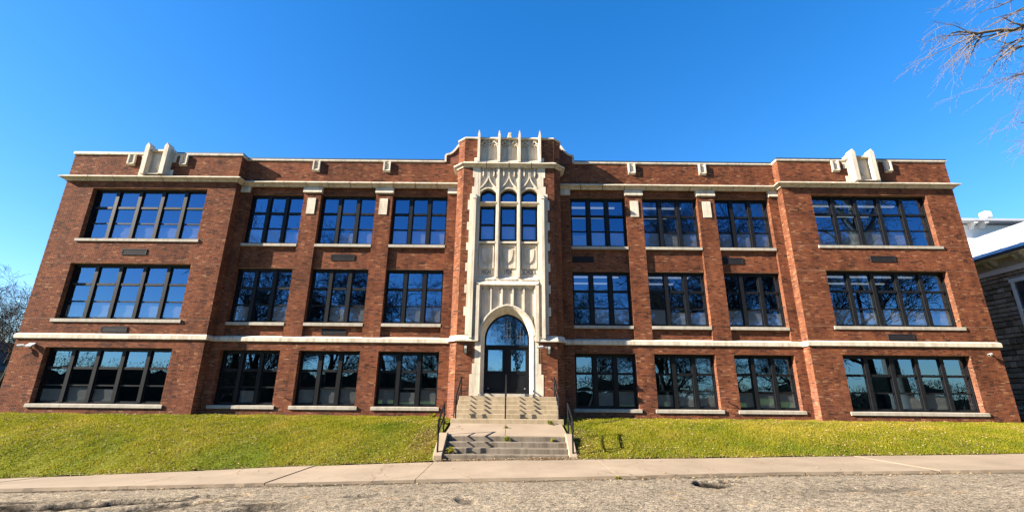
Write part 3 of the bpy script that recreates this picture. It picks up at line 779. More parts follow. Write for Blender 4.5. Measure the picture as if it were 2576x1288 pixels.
# quoins
zq = [(10.08, 9.53, 1.64), (9.53, 9.09, 1.56), (9.09, 8.73, 1.66), (8.73, 8.42, 1.74), (8.42, 7.95, 1.82), (7.95, 7.37, 1.73), (7.37, 7.0, 1.82), (7.0, 6.42, 1.73), (6.42, 6.07, 1.82), (6.07, 5.50, 1.73),
      (5.50, 5.13, 1.82), (5.13, 4.55, 1.73), (4.55, 4.18, 1.82), (4.18, 3.60, 1.73), (3.60, 3.22, 1.82), (3.22, 2.45, 1.73)]
for s in (-1, 1):
    for za, zb_, x in zq:
        xa, xb_ = sorted((s * x, s * 1.385)); box('quoin', LS, school, xa, xb_, yf, YT + 0.05, zb_ + 0.002, za - 0.002)
    for za, zb_, x in ((2.165, 1.74, 1.29), (1.74, 1.30, 1.29), (1.30, 0.88, 1.39), (0.88, 0.05, 1.48)):
        xa, xb_ = sorted((s * x, s * 1.095)); box('quoin', LS, school, xa, xb_, yf, YT + 0.05, zb_ + 0.002, za - 0.002)
    xa, xb_ = sorted((s * 1.60, s * 1.45)); box('quoin', LS, school, xa, xb_, yf, YT + 0.05, 10.33, 10.53)
    # slender flanking buttress with a gabled top
    xa, xb_ = sorted((s * 1.44, s * 1.57)); xm = (xa + xb_) / 2
    b_ = MB(); b_.prism_y([(xa, 2.30), (xb_, 2.30), (xb_, 8.52), (xm, 8.70), (xa, 8.52)], YT - 0.17, YT + 0.02)
    bo = b_.build('buttress', LS, school)
    MB().box(xa - 0.02, xb_ + 0.02, YT - 0.19, YT, 8.44, 8.50).build('buttress_collar', LS, bo)
# frame walls: jamb strips and mullions of the upper composition
YR_ = YT + 0.16        # recessed plane of panels
mull = [(-1.40, -1.29), (-0.565, -0.375), (0.375, 0.565), (1.29, 1.40)]
for a, b in mull:
    box('mullion_shaft', LS, school, a, b, yf + 0.004, YT + 0.30, 4.742, 10.06)
    if -1.2 < a < 1.2:
        m_ = (a + b) / 2
        MB().prism_y([(m_ - 0.04, 4.86), (m_ + 0.04, 4.86), (m_ + 0.04, 10.06), (m_ - 0.04, 10.06)], YT - 0.075, YT).build('mullion_rib', LS, school)
lights = [(-1.29, -0.565), (-0.375, 0.375), (0.565, 1.29)]
def seg_arch(a, b, zs, rise, n=12): return [(a + (b - a) * k / n, zs + rise * (1 - (2 * k / n - 1) ** 2)) for k in range(n + 1)]
for a, b in lights:
    m_ = (a + b) / 2
    # field above the arched light, with ogee tracery
    top = seg_arch(a, b, 8.80, 0.20)
    MB().prism_y([(a, 10.06)] + [(x, z) for x, z in top] + [(b, 10.06)], YT + 0.07, YT + 0.22).build('tympanum', LS, school)
    MB().prism_y(top + [(b, 8.72), (b + 0.0, 8.70)] if False else [(x, z + 0.055) for x, z in top] + [(x, z) for x, z in reversed(top)], yf + 0.01, YT + 0.24).build('arch_moulding', LS, school)
    for k in (-1, 1):
        L = [(m_ + k * 0.012, 10.04), (m_ + k * 0.014, 9.62)] + [(m_ + k * (0.02 + 0.34 * t ** 1.9), 9.62 - 0.60 * t) for t in np.linspace(0.12, 1, 9)]
        MB().ribbon(L, 0.05, YT - 0.02, YT + 0.10).build('tracery', LS, school)
        # pendant drop
        xd = m_ + k * 0.24
        MB().prism_y([(xd - 0.022, 9.80), (xd + 0.022, 9.80), (xd + 0.022, 10.05), (xd - 0.022, 10.05)], YT - 0.02, YT + 0.08).build('pendant', LS, school)
        MB().prism_y([(xd - 0.03, 9.66), (xd, 9.58), (xd + 0.03, 9.66), (xd + 0.03, 9.80), (xd - 0.03, 9.80)], YT - 0.05, YT + 0.08).build('pendant', LS, school)
    # upper arched light
    gt = seg_arch(a + 0.03, b - 0.03, 8.75, 0.17)
    MB().ribbon([(a + 0.045, 8.42)] + gt + [(b - 0.045, 8.42)], 0.09, YT + 0.22, YT + 0.30).build('light_frame', 'window_metal', school)
    fan = [(a + 0.07, YT + 0.265, 8.42), (b - 0.07, YT + 0.265, 8.42)] + [(x, YT + 0.265, z) for x, z in reversed(gt)]
    me = bpy.data.meshes.new('pane'); me.from_pydata(fan, [], [tuple(range(len(fan)))]); me.update(); me.materials.append(MATS['window_glass']); link('pane', me, school)
    # transom
    MB().prism_x([(YT - 0.05, 8.28), (YT - 0.05, 8.33), (YT + 0.2, 8.42), (YT + 0.2, 8.20), (YT + 0.05, 8.22)], a, b).build('transom', LS, school)
    # lower light: a sash window
    w = MB(); y0, y1 = YT + 0.20, YT + 0.32
    w.box(a, a + 0.085, y0, y1, 6.55, 8.22); w.box(b - 0.085, b, y0, y1, 6.55, 8.22); w.box(a + .085, b - .085, y0, y1, 8.10, 8.22); w.box(a + .085, b - .085, y0, y1, 6.55, 6.64); w.box(a + .085, b - .085, y0, y1, 7.29, 7.36)
    wo_ = w.build('window', 'window_metal', school)
    for za, zb_ in ((6.64, 7.29), (7.36, 8.10)):
        link('pane', mesh_np('pane', [(a + .085, YT + .265, za), (b - .085, YT + .265, za), (b - .085, YT + .265, zb_), (a + .085, YT + .265, zb_)], [(0, 1, 2, 3)], 'window_glass'), wo_)
    link('shade', mesh_np('shade', [(a + .06, YT + .34, 6.58), (b - .06, YT + .34, 6.58), (b - .06, YT + .34, 7.3), (a + .06, YT + .34, 7.3)], [(0, 1, 2, 3)], 'shade_fabric'), wo_)
    MB().box(a - 0.0, b, YT + 0.33, YT + 3, 6.3, 9.1).build('room', 'room_wall', wo_) if False else None
    # sill, moulded panel with a shield, inscription field, weathered ledge
    MB().prism_x([(YT - 0.02, 6.40), (YT - 0.02, 6.47), (YT + 0.21, 6.56), (YT + 0.21, 6.40)], a, b).build('sill', LS, school)
    box('panel', LS, school, a, b, YT + 0.10, YT + 0.22, 4.86, 6.40)
    MB().ribbon([(a + 0.07, 5.28), (a + 0.07, 6.29), (b - 0.07, 6.29), (b - 0.07, 5.28)], 0.05, YT + 0.045, YT + 0.11).build('panel_moulding', LS, school)
    arcp = [(a + 0.095 + (b - a - 0.19) * k / 10, 5.42 + 0.14 * abs(2 * k / 10 - 1) ** 1.6) for k in range(11)]
    MB().prism_y([(a + 0.095, 5.28)] + [(b - 0.095, 5.28)] + list(reversed(arcp)), YT + 0.06, YT + 0.11).build('panel_foot', LS, school)
    sh = [(m_ - 0.22, 6.16), (m_ - 0.20, 5.85), (m_ - 0.14, 5.66), (m_, 5.50), (m_ + 0.14, 5.66), (m_ + 0.20, 5.85), (m_ + 0.22, 6.16), (m_, 6.11)]
    MB().prism_y(sh, YT + 0.055, YT + 0.11).build('shield', LS, school)
    MB().prism_x([(YT - 0.03, 4.74), (YT - 0.03, 4.79), (YT + 0.11, 4.93), (YT + 0.11, 4.74)], a - 0.0, b + 0.0).build('ledge', LS, school)
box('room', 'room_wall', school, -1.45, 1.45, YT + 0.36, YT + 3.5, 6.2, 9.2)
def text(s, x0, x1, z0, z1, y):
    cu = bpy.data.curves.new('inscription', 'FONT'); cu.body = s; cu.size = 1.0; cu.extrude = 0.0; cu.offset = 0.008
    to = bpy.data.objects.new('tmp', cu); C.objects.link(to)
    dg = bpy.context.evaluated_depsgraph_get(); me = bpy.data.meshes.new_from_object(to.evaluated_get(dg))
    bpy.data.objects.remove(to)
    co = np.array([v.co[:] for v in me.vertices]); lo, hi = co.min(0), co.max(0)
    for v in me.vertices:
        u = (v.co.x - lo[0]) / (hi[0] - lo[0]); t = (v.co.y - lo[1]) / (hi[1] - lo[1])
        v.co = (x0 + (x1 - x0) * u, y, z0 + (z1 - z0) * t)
    me.materials.clear(); me.materials.append(MATS['carving_shade']); me.name = 'inscription'
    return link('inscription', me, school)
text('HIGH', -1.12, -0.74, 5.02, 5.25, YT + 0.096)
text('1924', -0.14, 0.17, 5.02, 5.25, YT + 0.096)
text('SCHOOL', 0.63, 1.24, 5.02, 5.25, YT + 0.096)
# hood mould over the entrance arch
box('stone_field', LS, school, -1.44, 1.44, YT + 0.0, YT + 0.05, 4.66, 4.74)
for s in (-1, 1):
    xa, xb_ = sorted((s * 1.30, s * 1.46)); box('stone_field', LS, school, xa, xb_, YT + 0.03, YT + 0.08, 2.2, 4.86)
    xa, xb_ = sorted((s * 1.17, s * 1.31))
    MB().prism_y([(xa, 2.17), (xb_, 2.17), (xb_, 4.62), (xa, 4.50)] if s > 0 else [(xa, 2.17), (xb_, 2.17), (xb_, 4.50), (xa, 4.62)], YT - 0.13, YT + 0.05).build('hood_side', LS, school)
MB().prism_x([(YT - 0.13, 4.51), (YT - 0.13, 4.56), (YT + 0.0, 4.72), (YT + 0.05, 4.72), (YT + 0.05, 4.50), (YT - 0.05, 4.50)], -1.31, 1.31).build('hood_mould', LS, school)
# pointed arch
def arch_curve(hw, zs, za, n=18, power=1.0):
    """pointed arch from (-hw, zs) over (0, za) to (hw, zs)"""
    R = ((za - zs) ** 2 + hw * hw) / (2 * hw); out = []
    if R > hw:
        th = math.atan2(za - zs, R - hw)
        L = [(R - hw - R * math.cos(t), zs + R * math.sin(t)) for t in np.linspace(0, th, n)]
    else:
        L = [(-hw * math.cos(t) ** 0.92, zs + (za - zs) * math.sin(t)) for t in np.linspace(0, math.pi / 2, n)]
    return L + [(-x, z) for x, z in reversed(L[:-1])]
oc = [(-1.095, 0.13)] + arch_curve(1.095, 2.40, 3.64) + [(1.095, 0.13)]
ic = [(-0.93, 0.13)] + arch_curve(0.93, 2.30, 3.36) + [(0.93, 0.13)]
mc = [(-1.06, 0.13)] + arch_curve(1.06, 2.39, 3.60) + [(1.06, 0.13)]
sp = MB(); n_ = len(oc)
sp.add([(x, YT - 0.03, z) for x, z in oc] + [(x, YT - 0.03, z) for x, z in mc] + [(x, YT + 0.30, z) for x, z in ic] + [(x, YT + 0.42, z) for x, z in ic] + [(x, YT + 0.06, z) for x, z in oc],
       [(r * n_ + i, r * n_ + i + 1, (r + 1) * n_ + i + 1, (r + 1) * n_ + i) for r in range(3) for i in range(n_ - 1)] + [(4 * n_ + i, 4 * n_ + i + 1, i + 1, i) for i in range(n_ - 1)])
sp.build('door_arch', LS, school)
MB().ribbon(arch_curve(1.12, 2.42, 3.68), 0.07, YT - 0.07, YT + 0.05).build('arch_label', LS, school)
# wall over the arch, with five cusped panels
fld = MB(); ac = arch_curve(1.10, 2.40, 3.65)
for (xa, za), (xb_, zb_) in zip(ac[:-1], ac[1:]):
    fld.add([(xa, YT + 0.06, za), (xb_, YT + 0.06, zb_), (xb_, YT + 0.06, 4.52), (xa, YT + 0.06, 4.52)], [(0, 1, 2, 3)])
for s in (-1, 1):
    fld.add([(s * 1.09, YT + .06, 2.1), (s * 1.32, YT + .06, 2.1), (s * 1.32, YT + .06, 4.52), (s * 1.09, YT + .06, 4.52)], [(0, 1, 2, 3)])
fld.build('arch_spandrel', LS, school)
def arch_z(x): return float(np.interp(x, [p[0] for p in ac], [p[1] for p in ac]))
for k in range(6):
    x = -1.15 + k * 0.46; z0 = arch_z(x) if abs(x) < 1.1 else 2.2
    box('panel_rib', LS, school, x - 0.03, x + 0.03, YT - 0.04, YT + 0.06, z0, 4.47)
box('panel_head', LS, school, -1.12, 1.12, YT - 0.005, YT + 0.055, 4.44, 4.50)
for k in range(5):
    x0 = -1.15 + k * 0.46 + 0.03; x1 = x0 + 0.40; m_ = (x0 + x1) / 2
    cus = [(x0, 4.45), (x0, 4.22), (x0 + 0.05, 4.29), (x0 + 0.035, 4.345), (x0 + 0.10, 4.405), (m_ - 0.03, 4.39), (m_, 4.33), (m_ + 0.03, 4.39), (x1 - 0.10, 4.405), (x1 - 0.035, 4.345), (x1 - 0.05, 4.29), (x1, 4.22), (x1, 4.45)]
    mb = MB(); n2 = len(cus)
    mb.add([(x, YT + 0.0, z) for x, z in cus], [])
    for i in range(1, n2 - 2):     # quads to the head line
        (xa, za), (xb_, zb_) = cus[i], cus[i + 1]
        mb.add([(xa, YT + 0.005, za), (xb_, YT + 0.005, zb_), (xb_, YT + 0.005, 4.45), (xa, YT + 0.005, 4.45)], [(0, 1, 2, 3)])
        mb.add([(xa, YT + 0.005, za), (xb_, YT + 0.005, zb_), (xb_, YT + 0.06, zb_), (xa, YT + 0.06, za)], [(0, 1, 2, 3)])
    mb.build('panel_cusp', LS, school)
# doors and fanlight
YD = YT + 0.40
dm = 'black_metal'
box('door_transom', dm, school, -0.93, 0.93, YD - 0.04, YD + 0.06, 1.97, 2.07)
MB().ribbon([(-0.895, 2.07)] + [(x * 0.962, z - 0.03) for x, z in arch_curve(0.93, 2.30, 3.36)] + [(0.895, 2.07)], 0.07, YD - 0.03, YD + 0.05).build('fanlight_frame', dm, school)
fan = [(x * 0.95, YD + 0.02, z - 0.04) for x, z in arch_curve(0.93, 2.30, 3.36)]
fan = [(-0.88, YD + 0.02, 2.06)] + fan + [(0.88, YD + 0.02, 2.06)]
me = bpy.data.meshes.new('fanlight'); me.from_pydata(fan, [], [tuple(range(len(fan) - 1, -1, -1))]); me.update(); me.materials.append(MATS['arch_glass'])
fl = link('fanlight', me, school)
for cx, zz0, zz1 in ((-0.55, 2.16, 2.80), (0.0, 2.16, 3.14), (0.55, 2.16, 2.80)):
    for dx in (-0.13, 0.0, 0.13):
        box('came', 'cream_paint', fl, cx + dx - 0.007, cx + dx + 0.007, YD + 0.006, YD + 0.016, zz0, zz1 - abs(dx) * 0.8)
    for z in np.arange(zz0 + 0.28, zz1 - 0.1, 0.34):
        box('came', 'cream_paint', fl, cx - 0.122, cx + 0.122, YD + 0.004, YD + 0.0055, z - 0.007, z + 0.007)
for s in (-1, 1):
    f = MB(); a, b = (0.055, 0.90); xs_ = sorted((s * a, s * b)); x0, x1 = xs_
    f.box(x0, x0 + 0.13, YD, YD + 0.05, 0.14, 1.97); f.box(x1 - 0.13, x1, YD, YD + 0.05, 0.14, 1.97)
    f.box(x0 + .13, x1 - .13, YD, YD + 0.05, 1.87, 1.97); f.box(x0 + .13, x1 - .13, YD, YD + 0.05, 0.90, 1.03); f.box(x0 + .13, x1 - .13, YD, YD + 0.05, 0.14, 0.36)
    d = f.build('door', dm, school)
    link('pane', mesh_np('pane', [(x0 + .13, YD + .03, 1.03), (x1 - .13, YD + .03, 1.03), (x1 - .13, YD + .03, 1.87), (x0 + .13, YD + .03, 1.87)], [(0, 1, 2, 3)], 'arch_glass'), d)
    box('door_panel', 'window_metal', d, x0 + .13, x1 - .13, YD + .02, YD + .04, 0.36, 0.90)
    MB().tube([(s * 0.13, YD - 0.05, 0.9), (s * 0.13, YD - 0.05, 1.2)], 0.012).build('handle', dm, d)
    box('kick_stop', 'white_plastic', d, s * 0.74 - 0.03, s * 0.74 + 0.03, YD - 0.012, YD - 0.001, 0.335, 0.35)
box('door_post', dm, school, -0.052, 0.052, YD - 0.02, YD + 0.06, 0.14, 1.969)
for s in (-1, 1): xa, xb_ = sorted((s * 0.90, s * 0.935)); box('door_jamb', dm, school, xa, xb_, YD - 0.03, YD + 0.06, 0.14, 1.969)
box('threshold', 'sill_stone', school, -1.06, 1.06, YT - 0.06, YT + 0.5, 0.02, 0.14)
# stone parapet crest with pinnacles
box('crest_panel', LS, school, -1.45, 1.45, YT + 0.09, YT + 0.3, 10.30, 11.52)
MB().prism_x([(YT - 0.03, 11.49), (YT - 0.05, 11.53), (YT + 0.0, 11.61), (YT + 0.30, 11.61), (YT + 0.30, 11.49)], -1.46, 1.46).build('coping_stone', LS, school)
for x in (-1.405, -0.468, 0.468, 1.405):
    p = MB(); p.prism_y([(x - 0.055, 10.26), (x + 0.055, 10.26), (x + 0.055, 11.66), (x + 0.015, 11.88), (x - 0.015, 11.88), (x - 0.055, 11.66)], YT - 0.17, YT + 0.12)
    p.build('pinnacle', LS, school)
for k in range(3):
    a = -1.405 + k * 0.937 + 0.055; b = a + 0.827; m_ = (a + b) / 2
    box('crest_rib', LS, school, m_ - 0.03, m_ + 0.03, YT - 0.0, YT + 0.09, 10.42, 11.49)
    MB().prism_x([(YT - 0.06, 10.30), (YT - 0.06, 10.34), (YT + 0.09, 10.48), (YT + 0.09, 10.30)], a, b).build('crest_ledge', LS, school)
    for h in (0, 1):
        p0, p1 = (a, m_ - 0.03) if h == 0 else (m_ + 0.03, b); pm = (p0 + p1) / 2
        MB().ribbon([(p0, 10.45), (p0 + 0.02, 11.10)], 0.05, YT + 0.01, YT + 0.09).build('crest_rib', LS, school)
        MB().ribbon([(p1 - 0.02, 11.10), (p1, 10.45)], 0.05, YT + 0.01, YT + 0.09).build('crest_rib', LS, school)
        og = [(p0 + (pm - p0) * t, 11.26 + 0.20 * t ** 2.4) for t in np.linspace(0, 1, 7)]
        MB().ribbon(og, 0.04, YT + 0.0, YT + 0.09).build('tracery', LS, school)
        MB().ribbon([(2 * pm - x, z) for x, z in og], 0.04, YT + 0.0, YT + 0.09).build('tracery', LS, school)
        tre = [(p0 + 0.02, 11.10), (p0 + 0.06, 11.20), (pm - 0.04, 11.24), (pm, 11.16), (pm + 0.04, 11.24), (p1 - 0.06, 11.20), (p1 - 0.02, 11.10)]
        MB().ribbon(tre, 0.045, YT + 0.02, YT + 0.09).build('tracery', LS, school)
MB().prism_y([(-0.09, 11.50), (0.13, 11.50), (0.06, 11.66), (0.10, 11.78), (-0.03, 11.80), (-0.07, 11.66)], YT - 0.14, YT + 0.06).build('finial', LS, school, bevel=0.012)

# ================================================================== steps, landing and handrails
upper = empty('entrance_steps', (0, -1.0, -0.9), 'upper flight of six tan concrete steps under the arched doors', 'steps')
upper.location = (0, 0, 0)
zt = 0.035; rise = 0.151
for k in range(6):
    z1 = zt - k * rise; y0 = -1.0 - 0.30 * k; hw0, hw1 = (-1.80, 1.93) if k < 5 else (-1.90, 2.04)
    MB().box(hw0, hw1, y0 - 0.30 * 0 , YT + 0.02 if k == 0 else y0 + 0.34, z1 - (rise + 0.06), z1).build('step', 'step_concrete', upper, bevel=0.012)
landing = MB()
zl0, zl1 = zt - 6 * rise, -1.135
landing.prism_x([(-2.48, zl0 - 0.3), (-2.48, zl0 + 0.004), (-4.30, zl1), (-4.30, zl1 - 0.4)], -1.86, 0.018)
ld = landing.build('landing', 'sidewalk_concrete'); tag(ld, kind='structure')
l2 = MB(); l2.prism_x([(-2.48, zl0 - 0.3), (-2.48, zl0 + 0.004), (-4.30, zl1 + 0.004), (-4.30, zl1 - 0.4)], 0.032, 1.96)
l2o = l2.build('landing', 'sidewalk_concrete'); tag(l2o, kind='structure')
lower = empty('sidewalk_steps', (0, -4.8, -1.7), 'short lower flight of dark weathered steps between sloping cheek walls', 'steps'); lower.location = (0, 0, 0)
for k in range(4):
    z1 = zl1 - 0.006 - k * 0.142; y0 = -4.34 - 0.31 * k
    MB().box(-1.74, 1.87, y0, y0 + 0.36 if k else -4.02, z1 - 0.26, z1).build('step', 'old_concrete', lower, bevel=0.014)
for s, xa, xb_ in ((-1, -2.0, -1.745), (1, 1.875, 2.10)):
    MB().prism_x([(-4.1, -1.9), (-4.1, -1.06), (-4.35, -1.06), (-5.36, -1.58), (-5.36, -1.95)], xa, xb_).build('cheek_wall', 'sidewalk_concrete', lower, bevel=0.015)

def handrail(label, xs, top, bot, group, ztop, zbot, wallret=0):
    x, = xs; (yt, zt_), (yb, zb_) = top, bot
    o = empty('handrail', (x, yb, zb_), label, 'handrail', group); o.location = (0, 0, 0)
    for y, zf_, zr in ((yt, zt_, ztop), (yb, zb_, zbot)):
        MB().tube([(x, y, zf_), (x, y, zr)], 0.026, 8).build('post', 'black_metal', o)
    ey = yb - 0.10
    dz = (ztop - zbot) / (yt - yb)
    MB().tube([(x, yt + 0.02, ztop), (x, yb, zbot), (x, ey, zbot - 0.02), (x, ey - 0.02, zbot - 0.12), (x, ey - 0.02, zbot - 0.34), (x, yb, zbot - 0.38)], 0.03, 8).build('rail', 'black_metal', o)
    MB().tube([(x, yt, ztop - 0.36), (x, yb, zbot - 0.36)], 0.022, 8).build('rail', 'black_metal', o)
    if wallret:
        for z in (ztop, ztop - 0.36):
            MB().tube([(x, yt, z), (x + wallret * 0.10, yt + 0.10, z - 0.03), (x + wallret * 0.12, YT + 0.0, z - 0.05)], 0.016, 8).build('wall_bracket', 'black_metal', o)
    return o
handrail('black pipe handrail on the left side of the upper steps', [-1.75], (-0.80, 0.03), (-2.38, -0.72), 'handrails', 0.76, 0.02)
handrail('black pipe handrail on the right of the upper steps, bracketed to brick', [1.88], (-0.80, 0.03), (-2.38, -0.72), 'handrails', 0.77, 0.03, -1)
handrail('single black handrail dividing the middle of the upper steps', [0.0], (-0.80, 0.03), (-2.38, -0.72), 'handrails', 0.84, 0.06)
handrail('short black handrail on the left cheek wall by the sidewalk', [-1.90], (-4.20, -1.07), (-5.22, -1.52), 'handrails', -0.21, -0.64)
handrail('short black handrail on the right cheek wall by the sidewalk', [1.99], (-4.20, -1.07), (-5.22, -1.52), 'handrails', -0.17, -0.58)

# ================================================================== lamps, cameras, tap
def wall_lamp(x, label):
    o = empty('wall_lamp', (x, YT, 1.65), label, 'lamp', 'entrance wall lamps'); o.location = (0, 0, 0)
    box('back_plate', 'black_metal', o, x - 0.07, x + 0.07, YT - 0.03, YT - 0.006, 1.70, 2.04)
    MB().prism_x([(YT - 0.03, 2.04), (YT - 0.20, 2.00), (YT - 0.20, 1.86), (YT - 0.10, 1.66), (YT - 0.03, 1.66)], x - 0.075, x + 0.075).build('lamp_body', 'black_metal', o)
    MB().prism_x([(YT - 0.205, 1.97), (YT - 0.207, 1.87), (YT - 0.115, 1.685), (YT - 0.105, 1.69), (YT - 0.195, 1.87), (YT - 0.195, 1.97)], x - 0.05, x + 0.05).build('lens', 'cream_paint', o)
wall_lamp(-1.66, 'black wall lamp on the brick left of the arched doors')
wall_lamp(1.70, 'black wall lamp on the brick right of the arched doors')
def sec_cam(x, y, z, label, d=1, arm=0.0):
    o = empty('security_camera', (x, y, z), label, 'camera', 'security cameras'); o.location = (0, 0, 0)
    MB().tube([(x + d * 0.16 + arm * d, y - 0.004, z), (x + d * 0.16 + arm * d, y - 0.04, z)], 0.045, 10).build('mount', 'white_plastic', o)
    MB().tube([(x + d * 0.16 + arm * d, y - 0.04, z), (x + d * 0.1, y - 0.10, z + 0.01), (x + d * 0.02, y - 0.13, z)], 0.018, 8).build('arm', 'white_plastic', o)
    MB().tube([(x + d * 0.10, y - 0.12, z + 0.015), (x - d * 0.10, y - 0.20, z - 0.02)], 0.05, 10).build('housing', 'white_plastic', o)
    MB().tube([(x - d * 0.10, y - 0.20, z - 0.02), (x - d * 0.115, y - 0.206, z - 0.023)], 0.038, 10).build('lens', 'black_metal', o)
sec_cam(-20.12, YW, 1.86, 'white security camera at the far left corner below the belt course', 1)
sec_cam(19.93, YW, 1.88, 'white security camera near the right end of the ground floor', 1)
sec_cam(1.36, YT, 1.95, 'white security camera beside the lamp right of the doors', 1, 0.12)
fo = empty('floodlight', (-19.74, YW, 1.8), 'square white floodlight beside the camera on the left wing', 'floodlight'); fo.location = (0, 0, 0)
MB().prism_x([(-0.06, 1.98), (-0.24, 1.86), (-0.22, 1.80), (-0.05, 1.90)], -19.86, -19.62).build('lamp_head', 'white_plastic', fo)
box('mount', 'white_plastic', fo, -19.78, -19.70, -0.07, -0.005, 1.86, 1.98)
MB().prism_x([(-0.235, 1.845), (-0.215, 1.80), (-0.06, 1.893), (-0.065, 1.90)], -19.85, -19.63).build('lens', 'cream_paint', fo)
def hose_tap(x, label):
    o = empty('hose_tap', (x, YP, 0.05), label, 'tap', 'wall taps'); o.location = (0, 0, 0)
    MB().tube([(x, YP - 0.004, -0.1), (x, YP - 0.10, -0.1), (x, YP - 0.13, -0.15)], 0.016, 8).build('spout', 'black_metal', o)
    MB().tube([(x - 0.03, YP - 0.10, -0.06), (x + 0.03, YP - 0.10, -0.06)], 0.012, 6).build('handle', 'black_metal', o)
hose_tap(9.15, 'small dark tap on the brick pier right of the tower'); hose_tap(-9.15, 'small dark tap on the brick pier left of the tower')

# ================================================================== lawn cover and fallen leaves
def scatter(n, x0, x1, y0, y1, r):
    return r.uniform(x0, x1, n), r.uniform(y0, y1, n)
def grass_field(name, x0, x1, n, label, seed):
    r = np.random.default_rng(seed); x, y = scatter(n, x0, x1, YB - 0.05, 0.40, r)
    keep = (np.abs(x) > 2.12) & ~((np.abs(x) > XI) & (y > -0.02)) 
    edge = YB + 0.02 + 0.06 * fbm(x * 1.0, y * 0.0, 2.0, 41) + 0.03 * np.sin(x * 0.9)
    keep &= (y > edge - 0.04) 
    x, y = x[keep], y[keep]; n = len(x)
    z = lawn_z(x, y) - 0.01
    h = r.uniform(0.035, 0.075, n) * (0.75 + 0.6 * fbm(x, y, 1.2, 21)); a = r.uniform(0, 2 * np.pi, n); w = r.uniform(0.006, 0.012, n)
    lean = r.uniform(0.2, 1.0, n) * h; la = r.uniform(0, 2 * np.pi, n)
    V = np.zeros((n, 3, 3))
    V[:, 0] = np.stack([x - np.cos(a) * w, y - np.sin(a) * w, z], 1); V[:, 1] = np.stack([x + np.cos(a) * w, y + np.sin(a) * w, z], 1)
    V[:, 2] = np.stack([x + np.cos(la) * lean, y + np.sin(la) * lean, z + h], 1)
    o = link(name, mesh_np(name, V.reshape(-1, 3), np.arange(3 * n).reshape(-1, 3), 'grass')); tag(o, label, 'grass', kind='stuff')
grass_field('grass', -21, -2, 210000, 'yellow-green lawn grass sloping up to the left half of the school', 1)
grass_field('grass', 2, 21, 210000, 'yellow-green lawn grass sloping up to the right half of the school', 2)
def leaves(name, X, Y, Z, label, seed):
    r = np.random.default_rng(seed); n = len(X); a = r.uniform(0, 2 * np.pi, n); s = r.uniform(0.011, 0.034, n)
    tz = r.uniform(-0.5, 0.5, n) * s; tz2 = r.uniform(-0.5, 0.5, n) * s
    ca, sa = np.cos(a), np.sin(a); V = np.zeros((n, 4, 3))
    for k, (u, v, t) in enumerate(((-1, 0, -tz), (0, -0.6, tz2), (1, 0, tz), (0, 0.6, tz2 * 0.3))):
        V[:, k, 0] = X + (ca * u - sa * v) * s; V[:, k, 1] = Y + (sa * u + ca * v) * s; V[:, k, 2] = Z + t + 0.02
    o = link(name, mesh_np(name, V.reshape(-1, 3), np.arange(4 * n).reshape(-1, 4), 'dead_leaf', r.random(n))); tag(o, label, 'leaves', kind='stuff')
r = np.random.default_rng(11)
def lawn_leaves(x0, x1, n, seed, label):
    r = np.random.default_rng(seed); x = r.uniform(x0, x1, n * 2); y = r.uniform(YB, 0.2, n * 2)
    p = (0.25 + 0.75 * np.clip((fbm(x, y, 0.6, 61) - 0.3) * 3, 0, 1)) * (0.35 + 0.65 * np.clip((-y) / 5.0, 0, 1))
    k = (r.random(n * 2) < p) & (np.abs(x) > 2.1); x, y = x[k], y[k]
    leaves('fallen_leaves', x, y, lawn_z(x, y) + 0.02 + r.uniform(0, 0.03, len(x)), label, seed)
lawn_leaves(-20.5, -2.1, 12000, 5, 'pale dry leaves scattered over the left lawn'); lawn_leaves(2.1, 20.5, 9000, 6, 'pale dry leaves scattered over the right lawn')
def pile(n, cx, cy, sx, sy, zf_, label, seed, clip=None):
    r = np.random.default_rng(seed); x = r.normal(cx, sx, n); y = r.normal(cy, sy, n)
    if clip:
        k = (x > clip[0]) & (x < clip[1]) & (y > clip[2]) & (y < clip[3]); x, y = x[k], y[k]
    leaves('fallen_leaves', x, y, zf_(x, y) + r.uniform(0, 0.04, len(x)), label, seed)
pile(1300, -2.45, -4.1, 0.28, 0.75, lawn_z, 'drift of dry leaves left of the lower steps', 21, (-3.6, -2.02, -5.35, -2.4))
pile(700, 2.45, -4.0, 0.25, 0.75, lawn_z, 'drift of dry leaves right of the lower steps', 22, (2.12, 3.4, -5.35, -2.4))
pile(500, -1.0, -5.42, 0.7, 0.05, lambda x, y: z_back(x) + 0.0, 'dry leaves along the foot of the lower steps, left end', 23, (-2.0, 0.3, -5.55, -5.32))
pile(600, 1.3, -5.42, 0.5, 0.06, lambda x, y: z_back(x) + 0.0, 'dry leaves along the foot of the lower steps, right end', 24, (0.0, 2.0, -5.6, -5.32))
rr = np.random.default_rng(31); n = 1700; x = rr.uniform(-14, 14, n); y = YB + np.abs(rr.normal(0, 0.05, n)) * rr.choice([-1, 1, 1], n)
k = np.abs(x) > 2.05
leaves('fallen_leaves', x[k], y[k], height(x[k], y[k]) + 0.012, 'line of dry leaves where lawn meets sidewalk', 32)
n = 700; x = rr.uniform(-10, 11, n); y = rr.uniform(YF - 0.25, YF - 0.02, n)
leaves('fallen_leaves', x, y, z_front(x) - 0.07, 'dry leaves caught in the gutter along the sidewalk', 33)
n = 90; x = rr.uniform(-9, 9, n); y = rr.uniform(YF, YB, n)
leaves('fallen_leaves', x, y, height(x, y) + 0.004, 'few dry leaves strewn over the sidewalk', 34)
